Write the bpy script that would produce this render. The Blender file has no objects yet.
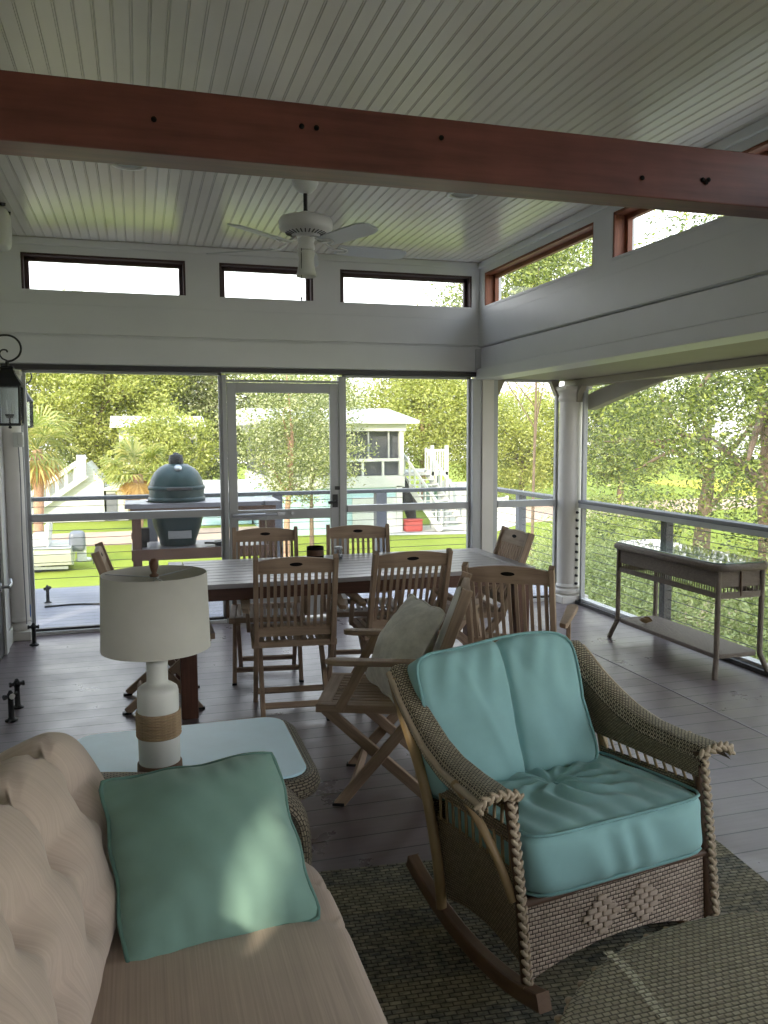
import bpy, math, random
import numpy as np
from mathutils import Vector, Matrix, Euler

random.seed(7)
SC = bpy.context.scene
COL = SC.collection
PI = math.pi
R = math.radians

# ------------------------------------------------------------------ helpers
def V(*a):
    return Vector(a)

class MB:
    """collects geometry for ONE mesh"""
    def __init__(s):
        s.v = []; s.f = []; s.uv = []; s.sm = []
    def add(s, verts, faces, uvs=None, smooth=False):
        o = len(s.v)
        s.v += [tuple(p) for p in verts]
        for i, f in enumerate(faces):
            s.f.append([k + o for k in f])
            s.uv.append([tuple(uvs[k]) for k in f] if uvs is not None else None)
            s.sm.append(smooth)
        return s
    def box(s, x0, x1, y0, y1, z0, z1, M=None):
        vs = [V(x, y, z) for x in (x0, x1) for y in (y0, y1) for z in (z0, z1)]
        d = (x1 - x0, y1 - y0, z1 - z0)
        if M is not None: vs = [M @ v for v in vs]
        fs = [(0, 1, 3, 2), (4, 6, 7, 5), (0, 4, 5, 1), (2, 3, 7, 6), (0, 2, 6, 4), (1, 5, 7, 3)]
        o = len(s.v); s.v += [tuple(p) for p in vs]
        L = max(range(3), key=lambda i: d[i])
        raw = [(x, y, z) for x in (x0, x1) for y in (y0, y1) for z in (z0, z1)]
        ax = (0, 0, 1, 1, 2, 2)
        for f, a in zip(fs, ax):
            rest = [i for i in range(3) if i != a]
            if L in rest:
                u, w = L, [i for i in rest if i != L][0]
            else:
                u, w = rest
            s.f.append([k + o for k in f]); s.sm.append(False)
            s.uv.append([(raw[k][u] + (0.37 * o % 5), raw[k][w] + a * 0.31) for k in f])
        return s
    def bar(s, p0, p1, w, h, up=(0, 0, 1)):
        """box from p0 to p1; w across, h along the up hint"""
        p0 = V(*p0); p1 = V(*p1)
        t = (p1 - p0); L = t.length; t.normalize()
        u = V(*up); side = t.cross(u)
        if side.length < 1e-4: side = t.cross(V(1, 0, 0))
        side.normalize(); u = side.cross(t).normalized()
        M = Matrix((( side.x, t.x, u.x, p0.x), (side.y, t.y, u.y, p0.y), (side.z, t.z, u.z, p0.z), (0, 0, 0, 1)))
        return s.box(-w / 2, w / 2, 0, L, -h / 2, h / 2, M)
    def sweep(s, pts, sec, up=(0, 0, 1), closed=False, smooth=False, scales=None, caps=True):
        """sec: closed list of (a,b): a along the side vector, b along up"""
        pts = [V(*p) for p in pts]; n = len(pts); m = len(sec)
        vs = []; uvs = []
        per = [0]
        for k in range(m):
            a = sec[k]; b = sec[(k + 1) % m]
            per.append(per[-1] + math.hypot(a[0] - b[0], a[1] - b[1]))
        L = 0
        U = V(*up)
        for i, p in enumerate(pts):
            if closed:
                t = pts[(i + 1) % n] - pts[i - 1]
            else:
                t = pts[min(i + 1, n - 1)] - pts[max(i - 1, 0)]
            t.normalize()
            side = t.cross(U)
            if side.length < 1e-3: side = t.cross(V(1, 0, 0) if abs(t.x) < .9 else V(0, 1, 0))
            side.normalize(); u = side.cross(t)
            if i: L += (p - pts[i - 1]).length
            sc = scales[i] if scales else 1
            for k in range(m):
                a, b = sec[k]
                vs.append(p + side * a * sc + u * b * sc); uvs.append((L, per[k]))
        fs = []
        rng = n if closed else n - 1
        for i in range(rng):
            j = (i + 1) % n
            for k in range(m):
                q = (k + 1) % m
                fs.append((i * m + k, i * m + q, j * m + q, j * m + k))
        s.add(vs, fs, uvs, smooth)
        # fix wrap uv
        for f in range(len(s.f) - len(fs), len(s.f)):
            k = (f - (len(s.f) - len(fs))) % m
            if k == m - 1:
                u = s.uv[f]; u[1] = (u[1][0], per[m]); u[2] = (u[2][0], per[m])
        if caps and not closed:
            s.add(vs[:m], [list(range(m))], uvs[:m]); s.add(vs[-m:], [list(range(m))[::-1]], uvs[-m:])
        return s
    def tube(s, pts, r, n=8, closed=False, up=(0, 0, 1)):
        rs = r if isinstance(r, (list, tuple)) else [r] * len(pts)
        r0 = max(rs)
        sec = [(math.cos(2 * PI * k / n) * r0, math.sin(2 * PI * k / n) * r0) for k in range(n)]
        return s.sweep(pts, sec, up, closed, True, [q / r0 for q in rs])
    def lathe(s, prof, c=(0, 0, 0), n=24, M=None, smooth=True, sx=1, sy=1):
        vs = []; uvs = []; L = 0
        for i, (r, z) in enumerate(prof):
            if i: L += math.hypot(r - prof[i - 1][0], z - prof[i - 1][1])
            for k in range(n + 1):
                a = 2 * PI * k / n
                p = V(r * math.cos(a) * sx, r * math.sin(a) * sy, z)
                if M is not None: p = M @ p
                vs.append(p + V(*c)); uvs.append((a * 0.1, L))
        fs = []
        for i in range(len(prof) - 1):
            for k in range(n):
                a = i * (n + 1) + k
                fs.append((a, a + 1, a + n + 2, a + n + 1))
        return s.add(vs, fs, uvs, smooth)
    def grid(s, fn, nu, nv, smooth=True, uvfn=None):
        vs = []; uvs = []
        for i in range(nu + 1):
            for j in range(nv + 1):
                u, w = i / nu, j / nv
                vs.append(fn(u, w)); uvs.append(uvfn(u, w) if uvfn else (u, w))
        fs = [(i * (nv + 1) + j, (i + 1) * (nv + 1) + j, (i + 1) * (nv + 1) + j + 1, i * (nv + 1) + j + 1) for i in range(nu) for j in range(nv)]
        return s.add(vs, fs, uvs, smooth)
    def prism(s, out, a0, a1, axis='x'):
        """outline of 2D points extruded along axis from a0 to a1"""
        def mk(p, a):
            return {'x': (a, p[0], p[1]), 'y': (p[0], a, p[1]), 'z': (p[0], p[1], a)}[axis]
        n = len(out)
        vs = [mk(p, a0) for p in out] + [mk(p, a1) for p in out]
        fs = [list(range(n))[::-1], list(range(n, 2 * n))] + [(i, (i + 1) % n, n + (i + 1) % n, n + i) for i in range(n)]
        return s.add(vs, fs)
    def ball(s, c, rx, ry, rz, nu=8, nv=6, M=None):
        vs = []; fs = []
        for i in range(nv + 1):
            th = PI * i / nv
            for k in range(nu):
                a = 2 * PI * k / nu
                p = V(rx * math.sin(th) * math.cos(a), ry * math.sin(th) * math.sin(a), rz * math.cos(th))
                if M is not None: p = M @ p
                vs.append(p + V(*c))
        for i in range(nv):
            for k in range(nu):
                q = (k + 1) % nu
                fs.append((i * nu + k, (i + 1) * nu + k, (i + 1) * nu + q, i * nu + q))
        return s.add(vs, fs, None, True)
    def rbox(s, c, dims, n=14, k=7, fn=None, M=None):
        """rounded cushion-like box; fn(p in -1..1, unit) -> offset vector"""
        faces = [((1, 0, 0), (0, 1, 0), (0, 0, 1)), ((-1, 0, 0), (0, 0, 1), (0, 1, 0)), ((0, 1, 0), (0, 0, 1), (1, 0, 0)),
                 ((0, -1, 0), (1, 0, 0), (0, 0, 1)), ((0, 0, 1), (1, 0, 0), (0, 1, 0)), ((0, 0, -1), (0, 1, 0), (1, 0, 0))]
        key = {}; vs = []; fs = []; uvs = []
        nn = n if isinstance(n, (list, tuple)) else (n, n, n)
        def vert(p, u):
            q = tuple(round(x, 5) for x in p)
            if q in key: return key[q]
            L = (abs(p[0]) ** k + abs(p[1]) ** k + abs(p[2]) ** k) ** (1 / k)
            w = V(p[0] / L, p[1] / L, p[2] / L)
            x = V(w.x * dims[0] / 2, w.y * dims[1] / 2, w.z * dims[2] / 2)
            if fn: x = x + V(*fn(w, x))
            if M is not None: x = M @ x
            vs.append(x + V(*c)); uvs.append(u); key[q] = len(vs) - 1
            return key[q]
        for N, A, B in faces:
            N = V(*N); A = V(*A); B = V(*B)
            na = nn[max(range(3), key=lambda i: abs(A[i]))]; nb = nn[max(range(3), key=lambda i: abs(B[i]))]
            da = dims[max(range(3), key=lambda i: abs(A[i]))]; db = dims[max(range(3), key=lambda i: abs(B[i]))]
            ids = [[vert(N + A * (2 * i / na - 1) + B * (2 * j / nb - 1), (0, 0)) for j in range(nb + 1)] for i in range(na + 1)]
            for i in range(na):
                for j in range(nb):
                    fs.append((ids[i][j], ids[i + 1][j], ids[i + 1][j + 1], ids[i][j + 1]))
        o = len(s.v); s.v += [tuple(p) for p in vs]
        for f in fs:
            s.f.append([q + o for q in f]); s.uv.append(None); s.sm.append(True)
        return s
    def build(s, name, mat, parent=None, bevel=0, world=False, seg=2, sub=0):
        me = bpy.data.meshes.new(name)
        vs = s.v
        if world and parent is not None:
            Mi = parent.matrix_basis.inverted()
            vs = [tuple(Mi @ V(*p)) for p in vs]
        me.from_pydata(vs, [], s.f)
        uvl = me.uv_layers.new(name='UVMap')
        flat = []
        for f, u in zip(s.f, s.uv):
            if u is None:
                a, b, c = V(*s.v[f[0]]), V(*s.v[f[1]]), V(*s.v[f[2]])
                nrm = (b - a).cross(c - b)
                ax = max(range(3), key=lambda i: abs(nrm[i]))
                i, j = [(1, 2), (0, 2), (0, 1)][ax]
                for k in f: flat += [s.v[k][i], s.v[k][j]]
            else:
                for q in u: flat += [q[0], q[1]]
        uvl.data.foreach_set('uv', flat)
        me.polygons.foreach_set('use_smooth', s.sm)
        me.materials.append(mat)
        me.update()
        o = bpy.data.objects.new(name, me); COL.objects.link(o)
        if parent is not None: o.parent = parent
        if bevel:
            b = o.modifiers.new('b', 'BEVEL'); b.width = bevel; b.segments = seg; b.limit_method = 'ANGLE'; b.angle_limit = R(40)
        if sub:
            b = o.modifiers.new('s', 'SUBSURF'); b.levels = sub; b.render_levels = sub
        return o

def thing(name, label, cat, loc=(0, 0, 0), rz=0, group=None):
    o = bpy.data.objects.new(name, None); COL.objects.link(o)
    o.location = loc; o.rotation_euler = (0, 0, rz)
    o['label'] = label; o['category'] = cat
    if group: o['group'] = group
    o.empty_display_size = 0.1
    return o

def tag(o, label, cat, group=None, kind=None):
    o['label'] = label; o['category'] = cat
    if group: o['group'] = group
    if kind: o['kind'] = kind
    return o

def struct(o):
    o['kind'] = 'structure'; return o

def sempty(name, loc=(0, 0, 0)):
    o = bpy.data.objects.new(name, None); COL.objects.link(o); o.location = loc; o['kind'] = 'structure'; return o

def children(o):
    return [c for c in COL.objects if c.parent == o]

def copy_tree(o, parent=None, kids=None):
    if kids is None:
        kids = {}
        for c in COL.objects:
            if c.parent: kids.setdefault(c.parent.name, []).append(c)
    c = o.copy(); COL.objects.link(c)
    if parent is not None: c.parent = parent
    for ch in kids.get(o.name, []): copy_tree(ch, c, kids)
    return c

def smooth_path(pts, n=8):
    """Catmull-Rom through pts"""
    P = [V(*p) for p in pts]; out = []
    for i in range(len(P) - 1):
        p0 = P[max(i - 1, 0)]; p1 = P[i]; p2 = P[i + 1]; p3 = P[min(i + 2, len(P) - 1)]
        for k in range(n):
            t = k / n
            out.append(0.5 * ((2 * p1) + (p2 - p0) * t + (2 * p0 - 5 * p1 + 4 * p2 - p3) * t * t + (3 * p1 - p0 - 3 * p2 + p3) * t ** 3))
    out.append(P[-1]); return out

def rect(w, h):
    return [(-w / 2, -h / 2), (w / 2, -h / 2), (w / 2, h / 2), (-w / 2, h / 2)]

def rrect(x0, x1, y0, y1, r, n=6):
    out = []
    for cx, cy, a0 in ((x1 - r, y1 - r, 0), (x0 + r, y1 - r, 90), (x0 + r, y0 + r, 180), (x1 - r, y0 + r, 270)):
        for k in range(n + 1):
            a = R(a0 + 90 * k / n); out.append((cx + r * math.cos(a), cy + r * math.sin(a)))
    return out

# ------------------------------------------------------------------ materials
def srgb(r, g, b):
    def f(c):
        c /= 255
        return c / 12.92 if c <= .04045 else ((c + .055) / 1.055) ** 2.4
    return (f(r), f(g), f(b), 1)

class NT:
    def __init__(s, name):
        s.m = bpy.data.materials.new(name); s.m.use_nodes = True
        s.t = s.m.node_tree; s.n = s.t.nodes; s.l = s.t.links
        s.b = s.n['Principled BSDF']; s.out = s.n['Material Output']
    def node(s, typ, **k):
        n = s.n.new(typ)
        for a, v in k.items():
            if a in n.inputs: n.inputs[a].default_value = v
            else: setattr(n, a, v)
        return n
    def link(s, a, b): s.l.new(a, b)
    def coord(s, which='Object', scale=(1, 1, 1), rot=(0, 0, 0)):
        tc = s.node('ShaderNodeTexCoord'); mp = s.node('ShaderNodeMapping')
        mp.inputs['Scale'].default_value = scale; mp.inputs['Rotation'].default_value = rot
        s.link(tc.outputs[which], mp.inputs['Vector']); return mp.outputs['Vector']
    def noise(s, vec, scale=5, detail=4, rough=.55):
        n = s.node('ShaderNodeTexNoise'); n.inputs['Scale'].default_value = scale; n.inputs['Detail'].default_value = detail; n.inputs['Roughness'].default_value = rough
        s.link(vec, n.inputs['Vector']); return n.outputs['Fac']
    def ramp(s, fac, stops):
        r = s.node('ShaderNodeValToRGB'); e = r.color_ramp.elements
        while len(e) > len(stops): e.remove(e[-1])
        while len(e) < len(stops): e.new(0.5)
        for q, (p, c) in zip(e, stops): q.position = p; q.color = c
        s.link(fac, r.inputs['Fac']); return r.outputs['Color']
    def mix(s, fac, a, b, typ='MIX'):
        m = s.node('ShaderNodeMix', data_type='RGBA', blend_type=typ)
        if isinstance(fac, (int, float)): m.inputs[0].default_value = fac
        else: s.link(fac, m.inputs[0])
        for q, i in ((a, 6), (b, 7)):
            if isinstance(q, tuple): m.inputs[i].default_value = q
            else: s.link(q, m.inputs[i])
        return m.outputs[2]
    def math(s, op, a, b=None):
        m = s.node('ShaderNodeMath', operation=op)
        for q, i in ((a, 0), (b, 1)):
            if q is None: continue
            if isinstance(q, (int, float)): m.inputs[i].default_value = q
            else: s.link(q, m.inputs[i])
        return m.outputs[0]
    def bump(s, h, strength=.3, dist=.01):
        b = s.node('ShaderNodeBump'); b.inputs['Strength'].default_value = strength; b.inputs['Distance'].default_value = dist
        s.link(h, b.inputs['Height']); s.link(b.outputs['Normal'], s.b.inputs['Normal'])
    def base(s, c, rough=.5, spec=.5, metal=0):
        if isinstance(c, tuple): s.b.inputs['Base Color'].default_value = c
        else: s.link(c, s.b.inputs['Base Color'])
        if isinstance(rough, (int, float)): s.b.inputs['Roughness'].default_value = rough
        else: s.link(rough, s.b.inputs['Roughness'])
        s.b.inputs['Specular IOR Level'].default_value = spec
        s.b.inputs['Metallic'].default_value = metal
        return s.m

def dk(c, k): return (c[0] * k, c[1] * k, c[2] * k, 1)

def m_paint(name, c, rough=.4, spec=.5, var=.06, metal=0):
    t = NT(name); v = t.coord('Object')
    n = t.noise(v, 3, 5)
    col = t.ramp(n, [(.3, dk(c, 1 - var)), (.7, dk(c, 1 + var))])
    t.bump(t.noise(t.coord('Object'), 60, 3), .04, .002)
    return t.base(col, rough, spec, metal)

def m_wood(name, c1, c2, rough=.6, su=2.5, sv=38, spec=.35, bump=.15):
    t = NT(name); v = t.coord('UV', (su, sv, 1))
    n = t.noise(v, 1.6, 6, .6)
    n2 = t.noise(t.coord('Object', (1, 1, 1)), 4, 3)
    col = t.ramp(n, [(.28, c1), (.5, dk(tuple((a + b) / 2 for a, b in zip(c1, c2)), 1)), (.72, c2)])
    col = t.mix(.35, col, t.ramp(n2, [(.3, dk(c1, .85)), (.7, dk(c2, 1.1))]))
    t.bump(n, bump, .004)
    return t.base(col, rough, spec)

def m_weave(name, c1, c2, dark, bw=.022, rh=.010, gap=.0018, rough=.55, strength=.8, spec=.35):
    """strands woven over and under: short bulging stitches staggered by half"""
    t = NT(name); v = t.coord('UV')
    b = t.node('ShaderNodeTexBrick', offset=.5, offset_frequency=2)
    b.inputs['Scale'].default_value = 1; b.inputs['Brick Width'].default_value = bw; b.inputs['Row Height'].default_value = rh
    b.inputs['Mortar Size'].default_value = gap; b.inputs['Mortar Smooth'].default_value = .8
    b.inputs['Color1'].default_value = c1; b.inputs['Color2'].default_value = c2; b.inputs['Mortar'].default_value = dark
    t.link(v, b.inputs['Vector'])
    n = t.noise(t.coord('Object'), 7, 4)
    col = t.mix(.25, b.outputs['Color'], t.ramp(n, [(.3, dk(c1, .7)), (.7, dk(c2, 1.2))]), 'MULTIPLY')
    col = t.mix(b.outputs['Fac'], b.outputs['Color'], dark)
    # bulge of every stitch
    sx = t.node('ShaderNodeSeparateXYZ'); t.link(v, sx.inputs[0])
    ry = t.math('ABSOLUTE', t.math('SINE', t.math('MULTIPLY', sx.outputs[1], PI / rh)))
    h = t.math('SUBTRACT', t.math('MULTIPLY', ry, .6), b.outputs['Fac'])
    t.bump(h, strength, .004)
    return t.base(col, rough, spec)

def m_fabric(name, c, var=.12, rough=.85, streak=None, fine=700):
    t = NT(name); v = t.coord('Object')
    n = t.noise(v, 9, 5)
    col = t.ramp(n, [(.3, dk(c, 1 - var)), (.7, dk(c, 1 + var))])
    if streak:
        s = t.noise(t.coord('Object', streak[0]), 1, 4, .7)
        col = t.mix(streak[1], col, t.ramp(s, [(.3, dk(c, .55)), (.7, dk(c, 1.35))]))
    w = t.noise(t.coord('Object'), fine, 2)
    t.bump(w, .12, .001)
    t.b.inputs['Sheen Weight'].default_value = .15
    return t.base(col, rough, .2)

def m_glassy(name, tint=(1, 1, 1, 1), gloss=.1, rough=.02):
    """thin pane: lets light straight through, keeps a mirror glint"""
    t = NT(name)
    tr = t.node('ShaderNodeBsdfTransparent'); tr.inputs['Color'].default_value = tint
    gl = t.node('ShaderNodeBsdfGlossy'); gl.inputs['Roughness'].default_value = rough
    lw = t.node('ShaderNodeLayerWeight'); lw.inputs['Blend'].default_value = .5
    f2 = t.math('ADD', t.math('MULTIPLY', t.math('POWER', lw.outputs['Facing'], 4), .5), gloss * .5)
    mx = t.node('ShaderNodeMixShader'); t.link(f2, mx.inputs[0]); t.link(tr.outputs[0], mx.inputs[1]); t.link(gl.outputs[0], mx.inputs[2])
    t.link(mx.outputs[0], t.out.inputs['Surface'])
    return t.m

def m_screen(name, c=(.12, .12, .12, 1), opac=.14):
    t = NT(name)
    tr = t.node('ShaderNodeBsdfTransparent'); df = t.node('ShaderNodeBsdfDiffuse'); df.inputs['Color'].default_value = c
    mx = t.node('ShaderNodeMixShader'); mx.inputs[0].default_value = opac
    t.link(tr.outputs[0], mx.inputs[1]); t.link(df.outputs[0], mx.inputs[2]); t.link(mx.outputs[0], t.out.inputs['Surface'])
    return t.m

def m_leaf(name, c1, c2, c3, trans=.45):
    t = NT(name)
    g = t.node('ShaderNodeNewGeometry')
    col = t.ramp(g.outputs['Random Per Island'], [(0, c1), (.55, c2), (1, c3)])
    df = t.node('ShaderNodeBsdfDiffuse'); tl = t.node('ShaderNodeBsdfTranslucent'); gl = t.node('ShaderNodeBsdfGlossy'); gl.inputs['Roughness'].default_value = .45
    t.link(col, df.inputs['Color']); t.link(col, tl.inputs['Color'])
    mx = t.node('ShaderNodeMixShader'); mx.inputs[0].default_value = trans
    t.link(df.outputs[0], mx.inputs[1]); t.link(tl.outputs[0], mx.inputs[2])
    m2 = t.node('ShaderNodeMixShader'); m2.inputs[0].default_value = .06
    t.link(mx.outputs[0], m2.inputs[1]); t.link(gl.outputs[0], m2.inputs[2])
    t.link(m2.outputs[0], t.out.inputs['Surface'])
    return t.m

def m_boards(name, cols, L=2.6, W=.135, rough=(.22, .5), spec=.5, dirty=.3, gapc=(.01, .008, .008, 1), gap=.004):
    """boards running along object X"""
    t = NT(name); v = t.coord('Object')
    b = t.node('ShaderNodeTexBrick', offset=.37, offset_frequency=2)
    b.inputs['Scale'].default_value = 1; b.inputs['Brick Width'].default_value = L; b.inputs['Row Height'].default_value = W
    b.inputs['Mortar Size'].default_value = gap; b.inputs['Mortar Smooth'].default_value = .3
    b.inputs['Color1'].default_value = cols[0]; b.inputs['Color2'].default_value = cols[1]; b.inputs['Mortar'].default_value = gapc
    t.link(v, b.inputs['Vector'])
    g = t.noise(t.coord('Object', (2, 45, 1)), 1, 6, .65)
    col = t.mix(.45, b.outputs['Color'], t.ramp(g, [(.3, cols[0]), (.7, cols[2])]))
    big = t.noise(t.coord('Object'), 1.3, 5, .6)
    col = t.mix(t.math('MULTIPLY', big, dirty), col, cols[3])
    col = t.mix(b.outputs['Fac'], col, gapc)
    r = t.node('ShaderNodeMapRange'); r.inputs['To Min'].default_value = rough[0]; r.inputs['To Max'].default_value = rough[1]
    r.inputs['From Min'].default_value = .3; r.inputs['From Max'].default_value = .7
    t.link(t.noise(t.coord('Object'), 2.2, 6, .7), r.inputs['Value'])
    h = t.math('SUBTRACT', t.math('MULTIPLY', g, .25), b.outputs['Fac'])
    t.bump(h, .35, .004)
    return t.base(col, r.outputs[0], spec)

M = {}
M['ceiling'] = m_paint('ceiling_paint', srgb(216, 211, 205), .26, .5, .03)
M['wall'] = m_paint('wall_paint', srgb(208, 209, 211), .38, .5, .03)
M['white'] = m_paint('white_paint', srgb(205, 205, 200), .42, .5, .04)
M['frame'] = m_paint('screen_frame_grey', srgb(170, 171, 172), .45, .5, .05)
M['alu'] = m_paint('sill_white', srgb(215, 215, 215), .35, .5, .03)
M['bronze'] = m_paint('dark_bronze', srgb(52, 50, 52), .45, .5, .08)
M['black'] = m_paint('black_iron', srgb(20, 20, 22), .5, .5, .1)
M['dark_frame'] = m_wood('dark_window_wood', srgb(52, 40, 42), srgb(82, 62, 62), .5)
M['red_frame'] = m_wood('redwood_window', srgb(92, 50, 34), srgb(150, 92, 66), .5)
M['beam'] = m_wood('stained_beam', srgb(80, 40, 36), srgb(126, 72, 64), .42, 1.2, 16, .45, .2)
M['hole'] = m_paint('dark_hole', srgb(16, 12, 12), .8, .2)
M['floor'] = m_boards('porch_floor_boards', [srgb(76, 62, 64), srgb(92, 76, 78), srgb(112, 98, 102), srgb(158, 150, 155)], rough=(.24, .44), spec=.8, dirty=.36)
M['deck'] = m_boards('weathered_deck_boards', [srgb(120, 122, 138), srgb(136, 138, 152), srgb(150, 150, 162), srgb(160, 162, 176)], 3.6, .14, (.35, .6), .4, .3)
M['teak'] = m_wood('weathered_teak', srgb(120, 100, 84), srgb(176, 152, 131), .6)
M['teak_dark'] = m_wood('darker_teak', srgb(84, 64, 52), srgb(132, 106, 88), .55)
M['table_teak'] = m_wood('silvered_teak_top', srgb(126, 122, 126), srgb(172, 168, 173), .34, 2.0, 30, .5)
M['apron'] = m_wood('table_apron_wood', srgb(66, 42, 34), srgb(104, 70, 56), .5)
M['wicker'] = m_weave('brown_wicker', srgb(132, 114, 98), srgb(158, 140, 122), srgb(30, 24, 20), .021, .0105, .0022)
M['wicker_front'] = m_weave('front_panel_wicker', srgb(164, 148, 136), srgb(188, 172, 158), srgb(66, 54, 48), .0185, .0115, .0019)
M['wicker_arm'] = m_weave('arm_wicker', srgb(164, 151, 128), srgb(196, 183, 158), srgb(50, 41, 30), .0145, .0085, .0022, .5, 1.0)
M['wicker_side'] = m_weave('side_wicker', srgb(146, 130, 108), srgb(172, 155, 130), srgb(52, 42, 32), .012, .0085, .0016)
M['wicker_flat'] = m_wood('flat_reed', srgb(160, 144, 132), srgb(184, 168, 154), .5, 12, 60)
M['braid'] = m_wood('braided_cane', srgb(138, 122, 104), srgb(190, 174, 152), .5, 12, 60)
M['cane'] = m_wood('cane_pole', srgb(120, 98, 70), srgb(172, 148, 110), .4, 3, 20)
M['dark_cane'] = m_wood('dark_cane', srgb(70, 52, 42), srgb(104, 80, 64), .45, 3, 20)
M['runner'] = m_wood('rocker_runner_wood', srgb(92, 70, 56), srgb(134, 106, 84), .45, 3, 20)
M['console_weave'] = m_weave('console_wicker', srgb(132, 119, 108), srgb(154, 141, 128), srgb(52, 44, 38), .012, .007, .0014)
M['rim_weave'] = m_weave('side_table_wicker', srgb(124, 114, 98), srgb(152, 142, 124), srgb(40, 34, 28), .016, .009, .002)
M['coffee_weave'] = m_weave('coffee_table_wicker', srgb(150, 143, 124), srgb(172, 165, 143), srgb(94, 88, 74), .017, .0115, .002, .6, .6)
M['pale_strip'] = m_weave('pale_strip', srgb(186, 182, 160), srgb(196, 192, 170), srgb(120, 116, 98), .017, .0115, .002)
M['teal'] = m_fabric('teal_cushion', srgb(142, 184, 186), .06)
M['teal_pip'] = m_fabric('teal_piping', srgb(124, 166, 168), .06)
M['sage'] = m_fabric('sage_pillow', srgb(118, 150, 140), .06)
M['sage_pip'] = m_fabric('sage_piping', srgb(96, 130, 122), .06)
M['sofa'] = m_fabric('beige_sofa_cloth', srgb(184, 167, 154), .05, .9, ((1.6, 190, 1.6), .26))
M['sofa_seat'] = m_fabric('beige_seat_cloth', srgb(178, 160, 146), .05, .9, ((190, 2, 2), .34))
M['grey_pillow'] = m_fabric('grey_striped_pillow', srgb(212, 210, 202), .2, .9, ((20, 20, 3), .4))
M['off_cushion'] = m_fabric('offwhite_cushion', srgb(206, 204, 198), .06)
M['shade'] = m_fabric('linen_shade', srgb(190, 187, 181), .04, .9)
M['ceramic'] = m_paint('white_ceramic', srgb(206, 206, 202), .35, .5, .03)
M['rope'] = m_wood('jute_rope', srgb(126, 104, 80), srgb(180, 156, 126), .8, 40, 40)
M['walnut'] = m_wood('walnut_wood', srgb(66, 44, 32), srgb(110, 78, 58), .45)
M['screen'] = m_screen('insect_screen', (.42, .42, .41, 1), .12)
M['pane'] = m_glassy('window_pane', (.97, .98, .98, 1), .05)
M['lantern_glass'] = m_glassy('lantern_glass', (.92, .95, .97, 1), .12)
M['cable'] = m_paint('steel_cable', srgb(70, 72, 74), .4, .5, .05, .6)
M['rail_grey'] = m_paint('rail_cap_grey', srgb(92, 94, 97), .45, .4, .06)
M['postgrey'] = m_paint('painted_post', srgb(118, 120, 126), .5, .4, .06)
M['taupe'] = m_paint('taupe_soffit', srgb(150, 143, 130), .5, .4, .05)
M['column'] = m_paint('column_paint', srgb(204, 200, 194), .45, .5, .05)
M['fan'] = m_paint('fan_white', srgb(212, 212, 212), .35, .5, .03)
M['fan_blade'] = m_paint('fan_blade_white', srgb(190, 194, 198), .35, .5, .04)
M['kamado'] = m_paint('green_kamado_glaze', srgb(5, 50, 53), .36, .35, .12)
M['steel'] = m_paint('brushed_steel', srgb(180, 182, 186), .3, .5, .05, .8)
M['grill_wood'] = m_wood('grill_table_wood', srgb(84, 58, 46), srgb(120, 90, 74), .5)
M['stone'] = m_paint('grey_table_top', srgb(132, 130, 138), .35, .5, .1)
M['lawn'] = None
M['siding'] = None

def m_lawn():
    t = NT('sunlit_lawn'); v = t.coord('Object')
    n = t.noise(v, .35, 5); n2 = t.noise(v, 14, 4)
    c = t.ramp(n, [(.3, srgb(118, 134, 44)), (.7, srgb(152, 162, 66))])
    c = t.mix(.4, c, t.ramp(n2, [(.3, srgb(108, 124, 40)), (.7, srgb(164, 172, 76))]))
    t.bump(n2, .5, .05)
    return t.base(c, .9, .1)
M['lawn'] = m_lawn()
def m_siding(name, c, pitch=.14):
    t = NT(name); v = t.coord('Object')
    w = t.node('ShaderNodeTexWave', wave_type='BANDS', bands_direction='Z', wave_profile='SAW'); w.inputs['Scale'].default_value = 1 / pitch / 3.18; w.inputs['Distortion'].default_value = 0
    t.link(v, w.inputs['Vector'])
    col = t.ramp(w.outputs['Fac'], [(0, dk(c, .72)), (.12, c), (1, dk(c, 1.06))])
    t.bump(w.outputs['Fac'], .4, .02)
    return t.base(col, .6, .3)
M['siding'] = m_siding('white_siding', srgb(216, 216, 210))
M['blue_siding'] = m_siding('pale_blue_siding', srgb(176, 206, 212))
M['road'] = m_paint('sandy_road', srgb(200, 172, 150), .9, .1, .1)
M['concrete'] = m_paint('pale_concrete', srgb(206, 202, 192), .9, .1, .08)
M['gel'] = m_paint('white_gelcoat', srgb(196, 196, 190), .3, .5, .02)
M['roof'] = m_paint('pale_roof', srgb(222, 222, 220), .5, .4, .04)
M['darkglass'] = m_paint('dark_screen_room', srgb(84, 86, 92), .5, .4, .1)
M['outboard'] = m_paint('outboard_silver', srgb(112, 116, 124), .35, .5, .05)
M['redp'] = m_paint('red_plastic', srgb(190, 84, 76), .5, .4, .05)
M['bluetape'] = m_paint('blue_tape', srgb(40, 110, 200), .6, .3)
M['bark'] = m_wood('bark', srgb(92, 78, 66), srgb(148, 128, 110), .9, 3, 14, .2, .5)
M['pink_bark'] = m_wood('pinkish_bark', srgb(150, 118, 98), srgb(200, 164, 140), .9, 3, 14, .2, .4)
M['leaf_yellow'] = m_leaf('yellow_green_leaf', srgb(138, 148, 58), srgb(184, 190, 88), srgb(218, 220, 134))
M['leaf_oak'] = m_leaf('oak_leaf', srgb(78, 90, 46), srgb(124, 138, 66), srgb(178, 184, 100))
M['leaf_near'] = m_leaf('near_oak_leaf', srgb(56, 68, 30), srgb(108, 124, 50), srgb(188, 198, 92), .42)
M['leaf_mid'] = m_leaf('mid_leaf', srgb(98, 110, 58), srgb(150, 160, 84), srgb(230, 228, 184))
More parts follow.
